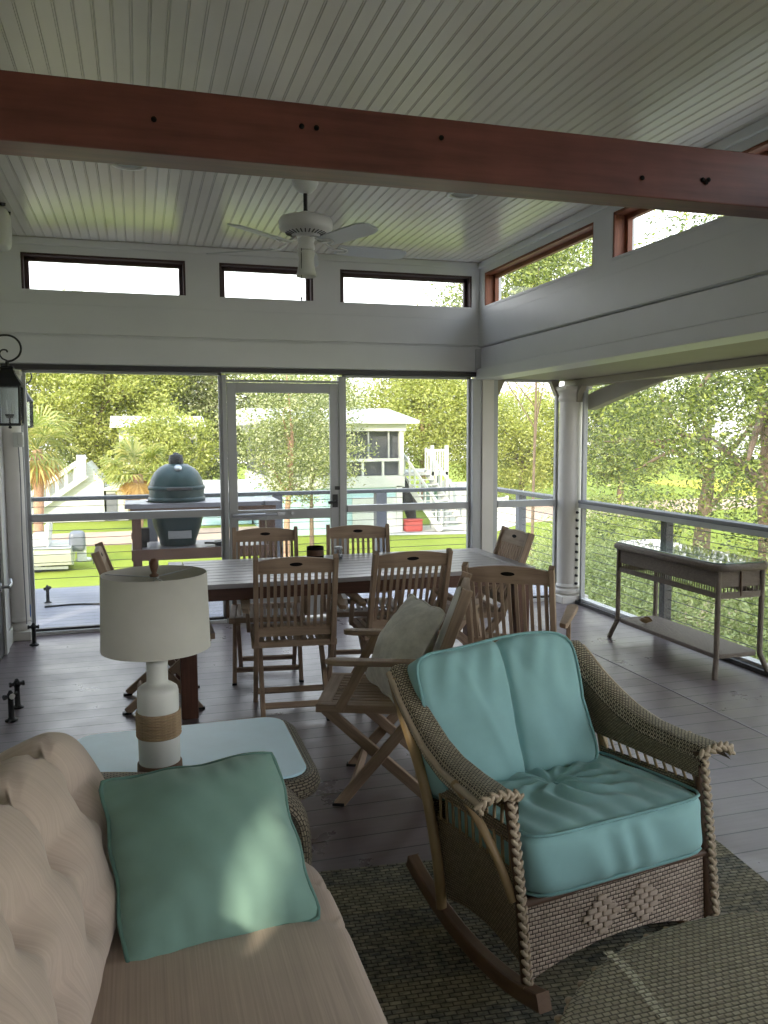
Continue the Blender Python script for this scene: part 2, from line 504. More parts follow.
M['leaf_shrub'] = m_leaf('shrub_leaf', srgb(116, 130, 70), srgb(164, 178, 106), srgb(206, 212, 146))
M['frond'] = m_leaf('palm_frond', srgb(112, 130, 44), srgb(168, 176, 84), srgb(206, 196, 116))
M['frond_dry'] = m_leaf('dry_palm_frond', srgb(170, 134, 70), srgb(200, 160, 92), srgb(222, 190, 120))
M['water'] = m_paint('pale_marsh_water', srgb(190, 206, 216), .2, .5, .05)
M['seam'] = m_paint('pale_floor_seam', srgb(146, 140, 146), .6, .4, .05)
M['bounce_ground'] = m_paint('brown_bounce_ground', srgb(150, 140, 110), .95, .1, .2)
M['marsh'] = m_paint('marsh_grass', srgb(196, 190, 70), .9, .1, .15)
M['rug'] = None
def m_rug():
    """flat braided rug: rows of braid with blended colour bands"""
    t = NT('braided_rug'); v = t.coord('Object')
    b = t.node('ShaderNodeTexBrick', offset=.5, offset_frequency=2)
    b.inputs['Scale'].default_value = 1; b.inputs['Brick Width'].default_value = .034; b.inputs['Row Height'].default_value = .017
    b.inputs['Mortar Size'].default_value = .003; b.inputs['Mortar Smooth'].default_value = .7
    b.inputs['Color1'].default_value = (1, 1, 1, 1); b.inputs['Color2'].default_value = (.62, .62, .62, 1); b.inputs['Mortar'].default_value = (.22, .22, .22, 1)
    t.link(v, b.inputs['Vector'])
    n = t.noise(t.coord('Object', (.5, 5, 1)), 1.2, 3)
    c = t.ramp(n, [(.25, srgb(122, 124, 110)), (.42, srgb(164, 156, 130)), (.55, srgb(104, 110, 112)), (.75, srgb(172, 166, 144))])
    n3 = t.noise(t.coord('Object', (30, 60, 1)), 1, 2)
    c = t.mix(.55, c, t.ramp(n3, [(.35, srgb(92, 94, 86)), (.65, srgb(184, 176, 152))]))
    c = t.mix(.9, c, b.outputs['Color'], 'MULTIPLY')
    t.bump(t.math('SUBTRACT', 1, b.outputs['Fac']), .6, .004)
    return t.base(c, .95, .1)
M['rug'] = m_rug()
def m_tableglass(name, c, rough=.03):
    t = NT(name)
    n = t.noise(t.coord('Object'), 3, 6, .7)
    t.base(t.ramp(n, [(.3, dk(c, .92)), (.7, dk(c, 1.06))]), rough, .6)
    t.b.inputs['Coat Weight'].default_value = .6 if rough < .2 else 0; t.b.inputs['Coat Roughness'].default_value = .02
    return t.m
M['glass_blue'] = m_tableglass('frosted_blue_glass', srgb(188, 224, 241), .38)
M['glass_console'] = m_tableglass('green_tinted_glass', srgb(112, 128, 122), .04)
SKY = 2.0; SUN = 3.2; EXPO = 1.05
# ================================================================== THE SETTING
D = 6.816      # inner face of the front wall
RW = 2.908     # inner face of the upper right wall
RS = 3.87      # plane of the right screens
LW = -.97      # house wall on the left
BK = -2.2      # back of the porch
CE = 3.041     # ceiling

m = MB(); m.box(LW - .1, 4.02, BK, 6.93, -.12, 0)
struct(m.build('floor', M['floor']))
m = MB(); m.box(3.051, 3.061, BK, 6.74, -.001, .0022)
struct(m.build('trim_8', M['seam']))

# ceiling: real beadboard profile, grooves along Y
prof = []
x = LW - .1; k = 0
while x < 3.1:
    for dx, dz in ((0, 0), (.0235, 0), (.0245, .004), (.027, .004), (.0285, 0), (.0315, 0), (.0325, .004), (.035, .004), (.036, 0)):
        pass
    # board face, bead, gap
    for dx, dz in ((0, .005), (.001, .005), (.0025, 0), (.0545, 0), (.0555, .004), (.057, .004), (.058, 0), (.0620, 0), (.0635, .005)):
        prof.append((x + dx, CE + dz))
    x += .0645
m = MB(); vs = []; fs = []
for y in (BK, 7.0):
    vs += [(p[0], y, p[1]) for p in prof]
n = len(prof)
for i in range(n - 1): fs.append((i, n + i, n + i + 1, i + 1))
m.add(vs, fs)
m.box(LW - .1, 3.15, BK, 7.0, CE + .012, CE + .1)
struct(m.build('ceiling', M['ceiling']))

# front wall with three clerestory openings
FW = [(-.80, .40), (.664, 1.426), (1.654, 2.836)]
ZB, ZT = 2.652, 2.928
m = MB()
y0, y1 = D, D + .15
m.box(LW - .1, 3.1, y0, y1, 2.075, ZB); m.box(LW - .1, 3.1, y0, y1, ZT, CE + .02)
xs = [LW - .1] + [q for w in FW for q in w] + [3.1]
for i in range(0, len(xs), 2): m.box(xs[i], xs[i + 1], y0, y1, ZB, ZT)
struct(m.build('wall_front', M['wall']))
m = MB(); m.box(LW - .05, 2.9, D - .020, D, 2.330, 2.552); struct(m.build('trim_1', M['wall'], bevel=.003))
m = MB(); m.box(LW - .05, 2.86, D - .038, D, 2.105, 2.308); struct(m.build('trim_2', M['wall'], bevel=.004))
m = MB(); m.box(LW - .05, 2.90, D - .020, D + .14, 2.062, 2.10); struct(m.build('trim_3', M['bronze'], bevel=.003))
m = MB(); m.box(LW - .05, 2.9, D - .02, D, 2.985, 3.04); struct(m.build('trim_4', M['wall'], bevel=.008))
m = MB(); m.box(2.855, 2.905, D - .06, D, 2.12, 2.30); struct(m.build('trim_11', M['frame'], bevel=.006))

def reveal_window(idx, a0, a1, fixed, axis, mat, depth):
    """clerestory: reveal lining + sash frame + pane. axis x: opening spans x on the front wall; axis y: spans y on right wall"""
    e = sempty('window_%d' % idx)
    def bx(mb, p0, p1, q0, q1, z0, z1):
        if axis == 'x': mb.box(p0, p1, fixed + q0, fixed + q1, z0, z1)
        else: mb.box(fixed + q0, fixed + q1, p0, p1, z0, z1)
    f = MB(); t = .018
    bx(f, a0, a1, .004, depth, ZT - t, ZT); bx(f, a0, a0 + t, .004, depth, ZB, ZT); bx(f, a1 - t, a1, .004, depth, ZB, ZT)
    f.build('window_frame', mat, e, bevel=.002)
    b = MB(); bx(b, a0, a1, -.006, depth, ZB - .012, ZB + .006); b.build('window_sill', M['wall'], e)
    s = MB(); w = .03; q0, q1 = depth - .045, depth - .01
    bx(s, a0 + t, a1 - t, q0, q1, ZT - t - w, ZT - t); bx(s, a0 + t, a0 + t + w, q0, q1, ZB + .006, ZT - t); bx(s, a1 - t - w, a1 - t, q0, q1, ZB + .006, ZT - t)
    s.build('sash', mat, e, bevel=.002)
    p = MB(); a_, b_ = a0 + t + w - .003, a1 - t - w + .003; q = fixed + depth - .028; z0_, z1_ = ZB + .004, ZT - t - w + .003
    p.add([(a_, q, z0_), (b_, q, z0_), (b_, q, z1_), (a_, q, z1_)] if axis == 'x' else [(q, a_, z0_), (q, b_, z0_), (q, b_, z1_), (q, a_, z1_)], [(0, 1, 2, 3)])
    p.build('window_pane', M['pane'], e)
    return e
for i, (a, b) in enumerate(FW): reveal_window(i + 1, a, b, D, 'x', M['dark_frame'], .11)

# right wall above the screened bay: clerestory row
RWIN = [(4.93, 6.71), (2.90, 4.70), (.87, 2.67), (-1.2, .64)]
m = MB()
m.box(RW, RW + .16, BK, 6.9, 2.318, ZB); m.box(RW, RW + .16, BK, 6.9, ZT + .012, CE + .02)
ys = [BK] + [q for w in reversed(RWIN) for q in w] + [6.9]
for i in range(0, len(ys), 2): m.box(RW, RW + .16, ys[i], ys[i + 1], ZB, ZT + .012)
struct(m.build('wall_right', M['wall']))
ZT0 = ZT; ZT = ZT + .012
for i, (a, b) in enumerate(RWIN): reveal_window(4 + i, a, b, RW, 'y', M['red_frame'], .125)
ZT = ZT0
m = MB(); m.box(RW - .016, RW, BK, D - .014, 2.322, 2.556); struct(m.build('trim_5', M['wall'], bevel=.003))
m = MB(); m.box(RW - .005, RW + .2, BK, D, 2.13, 2.306); struct(m.build('trim_6', M['wall'], bevel=.004))
m = MB(); m.box(RW - .034, RW + .2, BK, D, 2.035, 2.128); struct(m.build('trim_7', M['wall'], bevel=.006))
m = MB(); m.box(RW - .02, RW, BK, D - .01, 2.985, 3.04); struct(m.build('trim_9', M['wall'], bevel=.008))
# soffit over the bay
m = MB(); m.box(RW + .02, 4.15, BK, 7.0, 2.045, 2.12); struct(m.build('ceiling_bay', M['taupe']))
m = MB(); m.box(RS - .05, RS + .09, BK, 6.95, 1.985, 2.045); struct(m.build('trim_10', M['taupe'], bevel=.004))

# left house wall with baseboard and a door casing near the corner
WL = [(-.05, .21, 1.27, 1.92), (.56, .66, 1.28, 1.48)]   # unseen openings added to land sun patches on the pillow and rocker
m = MB(); WL.sort(); ys = [BK - .12] + [q for w_ in WL for q in w_[:2]] + [6.95]
for k in range(0, len(ys), 2): m.box(LW - .12, LW, ys[k], ys[k + 1], 0, CE)
for a, b, c, dd in WL: m.box(LW - .12, LW, a, b, 0, c); m.box(LW - .12, LW, a, b, dd, CE)
struct(m.build('wall_left', M['wall']))
m = MB(); m.box(LW, LW + .018, 6.40, 6.70, 0, .12); struct(m.build('baseboard_left', M['white'], bevel=.003))
dr = sempty('door_2')
m = MB(); m.box(LW, LW + .03, 6.30, 6.40, 0, 2.14); m.box(LW, LW + .03, 5.24, 5.34, 0, 2.14); m.box(LW, LW + .03, 5.24, 6.40, 2.04, 2.14)
m.build('door_casing', M['white'], dr, bevel=.004)
m = MB(); m.box(LW, LW + .012, 5.34, 6.30, .01, 2.04); m.build('door_leaf', M['bronze'], dr)
m = MB(); m.tube([(LW + .012, 6.24, .50), (LW + .07, 6.24, .50)], .011); m.tube([(LW + .065, 6.24, .50), (LW + .07, 6.33, .505), (LW + .06, 6.38, .53)], .012)
m.lathe([(.0, 0), (.03, 0), (.03, .008), (0, .008)], n=16, M=Matrix.Translation((LW + .012, 6.24, .5)) @ Matrix.Rotation(PI / 2, 4, 'Y'))
m.build('door_handle', M['steel'], dr)

# columns and posts
def round_column(name, cx, cy, r, ztop, pl):
    e = sempty(name, (cx, cy, 0))
    m = MB(); m.lathe([(r * .98, .17), (r, .3), (r, .9), (r * .97, 1.6), (r * .93, ztop - .12)], n=28); m.build('shaft', M['column'], e)
    m = MB(); m.box(-pl / 2, pl / 2, -pl / 2, pl / 2, 0, .07)
    m.build('plinth', M['column'], e, bevel=.006)
    m = MB(); prof = [(r * 1.0, .07)]
    for k in range(9):
        a = -PI / 2 + PI * k / 8; prof.append((pl / 2 - .036 + .034 * math.cos(a), .105 + .034 * math.sin(a)))
    prof += [(r * 1.1, .14), (r * 1.06, .155), (r * .98, .175)]
    m.lathe(prof, n=28); m.build('base_moulding', M['column'], e)
    m = MB(); m.lathe([(r * .93, ztop - .14), (r * 1.05, ztop - .12), (r * 1.05, ztop - .10), (r * .95, ztop - .09), (r * 1.15, ztop - .045), (r * 1.2, ztop - .03), (0, ztop - .03)], n=28)
    m.box(-pl / 2, pl / 2, -pl / 2, pl / 2, ztop - .03, ztop); m.build('capital', M['column'], e)
    return e
col = round_column('column', 3.815, 6.80, .112, 1.985, .27)
m = MB()
for k in range(11):
    z = .11 + k * .073
    m.tube([(.012, -.095, z), (.014, -.128, z)], .0125, 8)
m.build('cable_fittings', M['black'], col)
round_column('column', -.915, 6.79, .074, 2.045, .175)
m = MB(); m.box(2.845, 3.086, 6.80, 6.94, 0, 2.045); struct(m.build('corner_post', M['frame'], bevel=.004))
m = MB(); m.box(2.93, 3.04, 6.785, 6.80, 0, 2.04); struct(m.build('corner_post', M['column'], bevel=.003))

# framed insect screens along the front
def front_screen(idx, x0, x1, zt=2.06, mid=True, y=D + .06, zb=.0):
    e = sempty('window_%d' % idx); w = .026; d0, d1 = y - .02, y + .02
    m = MB(); m.box(x0, x0 + w, d0, d1, zb, zt); m.box(x1 - w, x1, d0, d1, zb, zt); m.box(x0, x1, d0, d1, zt - .02, zt)
    m.build('screen_frame', M['frame'], e, bevel=.002)
    m = MB(); m.box(x0, x1, d0 - .02, d1 + .02, zb, zb + .03); m.build('sill', M['alu'], e, bevel=.003)
    m = MB(); m.box(x0, x1, d0, d1, zb + .03, zb + .05); m.build('bottom_rail', M['bronze'], e)
    if mid:
        m = MB(); m.box(x0 + w, x1 - w, d0 - .015, d1 + .01, .892, .952); m.build('middle_rail', M['frame'], e, bevel=.004)
    m = MB(); m.box(x0 + .01, x1 - .01, y - .001, y, zb + .03, zt); m.build('insect_screen', M['screen'], e)
    return e
front_screen(8, -.835, .665)
front_screen(9, 1.68, 2.85)
front_screen(10, 3.086, 3.72, 2.045)
m = MB(); m.box(.665, .70, D + .02, D + .10, 0, 2.045); m.box(1.640, 1.68, D + .02, D + .10, 0, 2.045); m.box(.70, 1.64, D + .02, D + .10, 1.992, 2.008)
struct(m.build('trim_12', M['frame'], bevel=.003))
m = MB(); m.box(-.868, -.835, D - .01, D + .10, 0, 2.045); struct(m.build('trim_13', M['frame'], bevel=.003))
# small gussets under the bay header beside the column
for s, cx in ((1, 3.092), (-1, 3.715)):
    m = MB(); m.prism([(cx, 2.04), (cx + s * .085, 2.04), (cx, 1.86)], D + .03, D + .09, 'y'); struct(m.build('trim_14', M['taupe']))
m = MB(); m.prism([(6.68, 1.99), (6.60, 1.99), (6.68, 1.84)], 3.80, 3.86, 'x'); struct(m.build('trim_15', M['taupe']))

# screen door
d = sempty('door_1'); yd = D + .055; y0, y1 = yd - .018, yd + .018
m = MB(); m.box(.706, .778, y0, y1, .015, 1.985); m.build('hinge_stile', M['frame'], d, bevel=.003)
m = MB(); m.box(1.563, 1.634, y0, y1, .015, 1.985); m.build('lock_stile', M['frame'], d, bevel=.003)
m = MB(); m.box(.778, 1.563, y0, y1, 1.905, 1.985); m.build('top_rail', M['frame'], d, bevel=.003)
m = MB(); m.box(.778, 1.563, y0, y1, .85, .935); m.build('middle_rail', M['frame'], d, bevel=.003)
m = MB(); m.box(.778, 1.563, y0, y1, .015, .22); m.build('bottom_rail', M['frame'], d, bevel=.003)
m = MB(); m.box(.77, 1.57, yd, yd + .001, .21, .86); m.box(.77, 1.57, yd, yd + .001, .93, 1.91); m.build('insect_screen', M['screen'], d)
m = MB(); m.tube([(.73, y0 - .03, .895), (1.00, y0 - .03, .897)], .014); m.tube([(1.0, y0 - .03, .897), (1.12, y0 - .028, .898)], .005); m.box(1.10, 1.16, y0 - .035, y0, .885, .91); m.box(1.22, 1.245, y0 - .012, y0, .885, .91)
m.build('door_closer', M['steel'], d)
m = MB(); m.box(1.578, 1.622, y0 - .012, y0, .94, 1.05); m.tube([(1.60, y0 - .01, .99), (1.60, y0 - .055, .99)], .011); m.tube([(1.60, y0 - .05, .99), (1.53, y0 - .055, .985)], .012)
m.box(1.60, 1.64, y0 - .02, y0, 1.09, 1.12)
m.build('door_handle', M['black'], d)

# right bay: long screens, rail, track
for idx, (ya, yb) in ((11, (2.0, 6.66)), (12, (BK, 1.96))):
    e = sempty('window_%d' % idx)
    m = MB(); m.box(RS - .02, RS + .02, ya, ya + .03, 0, 1.985); m.box(RS - .02, RS + .02, yb - .03, yb, 0, 1.985); m.build('screen_frame', M['frame'], e)
    m = MB(); m.box(RS - .045, RS + .035, ya, yb, .885, .925); m.build('middle_rail', M['frame'], e, bevel=.004)
    m = MB(); m.box(RS - .05, RS + .05, ya, yb, .925, .955); m.build('rail_cap', M['postgrey'], e, bevel=.006)
    m = MB(); m.box(RS - .06, RS - .02, ya, yb, 0, .03); m.build('sill', M['bronze'], e)
    m = MB(); m.box(RS - .02, RS + .05, ya, yb, 0, .05); m.build('track', M['alu'], e, bevel=.003)
    m = MB(); m.box(RS, RS + .001, ya, yb, .05, 1.985); m.build('insect_screen', M['screen'], e)

# back of the porch: house wall at left, then a screened opening like the others
XB0, XB1 = LW - .12, 4.02
m = MB(); m.box(XB0, .1, BK - .12, BK, 0, CE); m.box(.1, XB1, BK - .12, BK, 2.05, CE); m.box(3.9, XB1, BK - .12, BK, 0, 2.05)
struct(m.build('wall_back', M['wall']))
e = sempty('window_13')
m = MB()
for x in (.1, 1.36, 2.62, 3.87): m.box(x, x + .03, BK - .08, BK - .04, 0, 2.05)
m.box(.1, 3.9, BK - .08, BK - .04, .89, .95); m.box(.1, 3.9, BK - .08, BK - .04, 0, .04); m.build('screen_frame', M['frame'], e)
m = MB(); m.box(.1, 3.9, BK - .061, BK - .06, .04, 2.05); m.build('insect_screen', M['screen'], e)
# unseen block added to keep the low sun off the back opening
m = MB(); m.box(-2.2, LW - .13, -16, BK - .13, -2.4, 6.4); struct(m.build('wall_sun_block', M['siding']))
m = MB(); m.box(LW - .25, 3.12, BK - .3, 7.0, CE + .1, CE + .22); struct(m.build('roof', M['roof']))

# the stained tie beam
b = MB(); b.box(LW, RW + .0, 2.81, 2.958, 2.447, 2.652)
beam = struct(b.build('ceiling_beam', M['beam'], bevel=.005))
m = MB()
for px, pz in ((.08, 2.55), (.555, 2.575), (.605, 2.575), (1.05, 2.585), (1.86, 2.515), (2.13, 2.53), (2.155, 2.532), (2.145, 2.522)):
    m.lathe([(0, 0), (.009, 0), (.009, .004), (0, .004)], n=10, M=Matrix.Translation((px, 2.8085, pz)) @ Matrix.Rotation(PI / 2, 4, 'X'))
m.build('bolt_holes', M['hole'], beam)

# rug
rg = MB()
Mr = Matrix.Translation((.62, 1.1, 0)) @ Matrix.Rotation(R(-5.6), 4, 'Z')
out = rrect(-1.62, 1.30, -1.75, 1.63, .10, 5)
rg.prism(out, .0, .012, 'z')
ro = rg.build('area_rug', M['rug'], None, bevel=.004); ro.matrix_world = Mr
tag(ro, 'grey green braided flatweave area rug on the dark porch boards', 'rug')

# ================================================================== FIXTURES
# ceiling fan
fan = thing('ceiling_fan', 'white five blade ceiling fan with a tulip glass light hanging beyond the beam', 'ceiling fan', (.985, 4.9, CE))
m = MB(); m.lathe([(0, 0), (.075, 0), (.078, -.02), (.066, -.045), (.04, -.072), (.024, -.08), (0, -.08)], n=24); m.build('canopy', M['fan'], fan)
m = MB(); m.tube([(0, 0, -.07), (0, 0, -.20)], .0125); m.build('downrod', M['bronze'], fan)
m = MB(); m.lathe([(.0, -.185), (.03, -.185), (.035, -.20), (.09, -.208), (.148, -.222), (.158, -.24), (.158, -.278), (.150, -.29), (.12, -.305), (.075, -.318), (.05, -.33), (0, -.33)], n=32)
mo = m.build('motor_housing', M['fan'], fan)
m = MB()
for k in range(28):
    a = 2 * PI * k / 28; ca, sa = math.cos(a), math.sin(a)
    m.bar((.085 * ca, .085 * sa, -.3165), (.122 * ca, .122 * sa, -.306), .007, .003)
m.build('vent_slots', M['bronze'], mo)
m = MB(); m.lathe([(.05, -.33), (.052, -.345), (.045, -.36), (.05, -.375), (.052, -.395), (.04, -.41), (0, -.41)], n=24); m.build('switch_housing', M['fan'], fan)
m = MB(); m.lathe([(.0, -.40), (.045, -.40), (.052, -.42), (.046, -.45), (.047, -.49), (.056, -.535), (.06, -.555), (.055, -.553), (.044, -.49), (.0, -.44)], n=24); m.build('light_shade', M['ceramic'], fan)
m = MB(); m.tube([(-.035, -.035, -.40), (-.037, -.037, -.68)], .0022, 5); m.ball((-.037, -.037, -.69), .006, .006, .012); m.build('pull_chain', M['cable'], fan)
for k in range(5):
    a = R(5 + 72 * k); rot = Matrix.Rotation(a, 4, 'Z')
    pitch = Matrix.Rotation(R(-13), 4, 'X')
    m = MB()
    out = [(.19, -.052), (.30, -.062), (.56, -.068), (.615, -.05), (.63, -.03), (.63, .03), (.615, .05), (.56, .068), (.30, .062), (.19, .052)]
    n = len(out); T = rot @ Matrix.Translation((0, 0, -.385)) @ pitch
    vs = [T @ V(p[0], p[1], .004) for p in out] + [T @ V(p[0], p[1], -.004) for p in out]
    m.add(vs, [list(range(n)), list(range(n, 2 * n))[::-1]] + [(i, n + i, n + (i + 1) % n, (i + 1) % n) for i in range(n)])
    bl = m.build('blade', M['fan_blade'], fan)
    m = MB(); m.sweep([rot @ V(*p) for p in ((.06, 0, -.335), (.10, 0, -.34), (.13, 0, -.365), (.17, 0, -.388), (.23, 0, -.392))], rect(.03, .006)); m.sweep([T @ V(*p) for p in ((.20, -.035, -.007), (.245, -.02, -.007), (.255, 0, -.007), (.245, .02, -.007), (.20, .035, -.007))], rect(.012, .005))
    m.build('blade_iron', M['fan'], bl)

# recessed lights
for i, (x, y, lab) in enumerate(((.0, 4.87, 'round flush ceiling light seen to the left of the ceiling fan'), (1.97, 4.9, 'round flush ceiling light seen to the right of the ceiling fan'))):
    t = thing('ceiling_light', lab, 'light', (x, y, CE), 0, 'flush round lights in the beadboard ceiling')
    m = MB(); m.lathe([(.092, .0), (.098, -.004), (.096, -.012), (.072, -.014), (.070, -.004)], n=28); m.build('trim_ring', M['fan'], t)
    m = MB(); m.lathe([(0, -.003), (.072, -.005)], n=28); m.build('lens', M['frame'], t)

# wall speaker high on the left wall
t = thing('wall_speaker', 'white rounded outdoor speaker bracketed high on the house wall', 'speaker', (LW, 6.0, 2.93))
m = MB(); m.rbox((.13, .0, -.03), (.17, .20, .26), 10, 5); m.build('cabinet', M['white'], t)
m = MB(); m.sweep([(.0, -.11, .03), (.10, -.11, .115), (.205, -.11, .10)], rect(.014, .02)); m.sweep([(0, .11, .03), (.10, .11, .115), (.205, .11, .10)], rect(.014, .02)); m.box(0, .02, -.13, .13, -.02, .08); m.build('bracket', M['black'], t)

# lanterns
def lantern(loc, s, label, wall_x):
    t = thing('wall_lantern', label, 'lantern', loc, 0, 'black lanterns on the house wall')
    dx = wall_x - loc[0]
    def S(*p): return tuple(q * s for q in p)
    m = MB(); w = .072
    for sx in (-1, 1):
        for sy in (-1, 1):
            m.bar(S(sx * w, sy * w, -.155), S(sx * (w + .006), sy * (w + .006), .105), .012 * s, .012 * s)
    for z, q in ((-.155, w), (.105, w + .008)):
        for sx in (-1, 1):
            m.bar(S(sx * q, -q - .006, z), S(sx * q, q + .006, z), .013 * s, .013 * s); m.bar(S(-q - .006, sx * q, z), S(q + .006, sx * q, z), .013 * s, .013 * s)
    m.build('cage', M['black'], t)
    m = MB(); m.box(-w * s, w * s, -w * s, w * s, -.165 * s, -.155 * s); m.lathe([(0, -.185 * s), (.012 * s, -.18 * s), (.008 * s, -.165 * s), (0, -.165 * s)], n=10); m.build('base_plate', M['black'], t)
    m = MB(); r2 = math.sqrt(2)
    m.lathe([(.092 * r2 * s, .105 * s), (.088 * r2 * s, .118 * s), (.064 * r2 * s, .155 * s), (.046 * r2 * s, .19 * s), (.04 * r2 * s, .215 * s), (.045 * r2 * s, .22 * s), (.036 * r2 * s, .235 * s), (0, .235 * s)], n=4, M=Matrix.Rotation(PI / 4, 4, 'Z'), smooth=False)
    m.tube([S(0, 0, .235), S(0, 0, .27)], .012 * s, 8); m.build('roof', M['black'], t)
    m = MB()
    for sx in (-1, 1):
        m.box(*(sx * w * s - .001, sx * w * s + .001), -w * s, w * s, -.15 * s, .10 * s); m.box(-w * s, w * s, sx * w * s - .001, sx * w * s + .001, -.15 * s, .10 * s)
    m.build('glass_panes', M['lantern_glass'], t)
    m = MB(); m.tube([S(0, 0, -.155), S(0, 0, -.10)], .006 * s, 6); m.lathe([(0, -.115 * s), (.02 * s, -.112 * s), (.03 * s, -.09 * s), (.03 * s, -.086 * s), (0, -.086 * s)], n=12); m.build('candle_cup', M['black'], t)
    for sx in (-1, 1):
        m = MB(); m.lathe([(0, -.088), (.008, -.085), (.009, -.06), (.006, -.02), (.001, .012)], n=8, M=Matrix.Translation(S(sx * .016, sx * .008, 0)) @ Matrix.Scale(s, 4)); m.build('bulb', M['ceramic'], t)
    # scroll bracket in the plane across to the wall
    pts = []
    for k in range(22):
        a = R(-150 + 330 * k / 21); rr = (.035 + .055 * k / 21)
        pts.append(S(.0 - rr * math.cos(a) * .9 - .005, 0, .335 + rr * math.sin(a)))
    pts = [S(.0, 0, .27)] + [S(.035, 0, .278)] + [S(.075, 0, .31), S(.09, 0, .355), S(.08, 0, .40), S(.045, 0, .435), S(-.005, 0, .445), S(-.06, 0, .43)] + [(dx * .6, 0, .36 * s), (dx + .02, 0, .20 * s), (dx, 0, .10 * s)]
    m = MB(); m.tube(smooth_path(pts, 5), .007 * s, 6, up=(0, 1, 0))
    pts = [S(.0, 0, .275), S(-.03, 0, .29), S(-.045, 0, .32), S(-.03, 0, .345), S(-.002, 0, .345), S(.004, 0, .33)]
    m.tube(smooth_path(pts, 5), .0055 * s, 6, up=(0, 1, 0)); m.build('scroll_bracket', M['black'], t)
    m = MB(); m.box(dx - .0, dx + .02, -.05 * s, .05 * s, .0, .22 * s); m.build('wall_plate', M['black'], t, bevel=.004)
    return t
lantern((-.775, 5.72, 1.775), .93, 'larger near black lantern with scroll bracket and two candle bulbs', LW)
lantern((-1.03, 8.5, 1.79), .93, 'second black lantern on the outside wall, partly behind the near lantern', -1.26)
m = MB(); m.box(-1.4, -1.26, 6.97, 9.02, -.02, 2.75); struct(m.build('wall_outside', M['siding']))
t = thing('outlet_box', 'white weatherproof outlet box with a cord below the near lantern', 'outlet', (-.855, 6.70, 1.53))
m = MB(); m.box(-.035, .035, -.03, .03, -.055, .055); m.build('box', M['white'], t, bevel=.006)
m = MB(); m.rbox((.02, -.045, .0), (.045, .04, .09), 8, 5); m.build('cover', M['white'], t)
m = MB(); m.tube(smooth_path([(.0, -.02, -.05), (.004, -.02, -.3), (-.004, -.01, -.8), (.0, 0, -1.4)], 5), .004, 6); m.build('cord', M['postgrey'], t)

# black hydrant-like floor posts
spots = [(-.79, 6.54, .165, 'black iron floor post by the left corner of the screen'), (-.71, 5.03, .165, 'rear one of the two paired black floor posts near the house wall'),
         (-.712, 4.80, .165, 'front one of the two paired black floor posts, with a pale valve wheel'), (-.855, 8.2, .165, 'black iron post standing outside on the deck')]
for i, (x, y, h, lab) in enumerate(spots):
    t = thing('floor_post', lab, 'post', (x, y, 0 if i < 3 else -.0), R(20 * i), 'black iron floor posts')
    m = MB(); m.lathe([(0, 0), (.034, 0), (.034, .006), (.02, .012), (.0155, .02), (.0145, h - .045), (.019, h - .03), (.019, h - .018), (.012, h - .006), (.008, h + .004), (.0, h + .006)], n=16); m.build('stem', M['black'], t)
    m = MB(); m.tube([(-.036, 0, h - .026), (.036, 0, h - .026)], .0105, 8); m.tube([(-.04, 0, h - .026), (-.03, 0, h - .026)], .015, 8); m.tube([(.03, 0, h - .026), (.04, 0, h - .026)], .015, 8); m.build('cross_arm', M['black'], t)
    m = MB(); m.lathe([(0, 0), (.016, 0), (.016, .008), (0, .008)], n=10, M=Matrix.Translation((0, -.012, h - .026)) @ Matrix.Rotation(PI / 2, 4, 'X')); m.build('valve_cap', M['black'] if i != 2 else M['grey_pillow'], t)
t = MB(); t.box(-.842, -.836, D - .0125, D - .0105, .14, .26); tag(t.build('painters_tape', M['bluetape']), 'strip of blue painter tape on the screen frame by the left corner', 'tape')
# ================================================================== DINING SET
TX0, TX1, TY0, TY1, TZ = .16, 2.30, 4.50, 5.42, .745
t = thing('dining_table', 'long slatted teak dining table with a silvered top surrounded by folding chairs', 'table', ((TX0 + TX1) / 2, (TY0 + TY1) / 2, 0))
m = MB(); n = 9; w = (TY1 - TY0) / n
for k in range(n):
    m.box(TX0 + .09, TX1 - .09, TY0 + k * w + .004, TY0 + (k + 1) * w - .004, TZ - .026, TZ)
m.box(TX0, TX0 + .086, TY0, TY1, TZ - .028, TZ); m.box(TX1 - .086, TX1, TY0, TY1, TZ - .028, TZ)
m.build('tabletop', M['table_teak'], t, bevel=.003, world=True)
m = MB(); a = .045
m.box(TX0 + a, TX1 - a, TY0 + a, TY0 + a + .026, .645, TZ - .028); m.box(TX0 + a, TX1 - a, TY1 - a - .026, TY1 - a, .645, TZ - .028)
m.box(TX0 + a, TX0 + a + .026, TY0 + a, TY1 - a, .645, TZ - .028); m.box(TX1 - a - .026, TX1 - a, TY0 + a, TY1 - a, .645, TZ - .028)
m.build('apron', M['apron'], t, bevel=.003, world=True)
for x in (TX0 + .025, TX1 - .115):
    for y in (TY0 + .025, TY1 - .115):
        m = MB(); m.box(x, x + .09, y, y + .09, 0, TZ - .028); m.build('leg', M['apron'], t, bevel=.006, world=True)

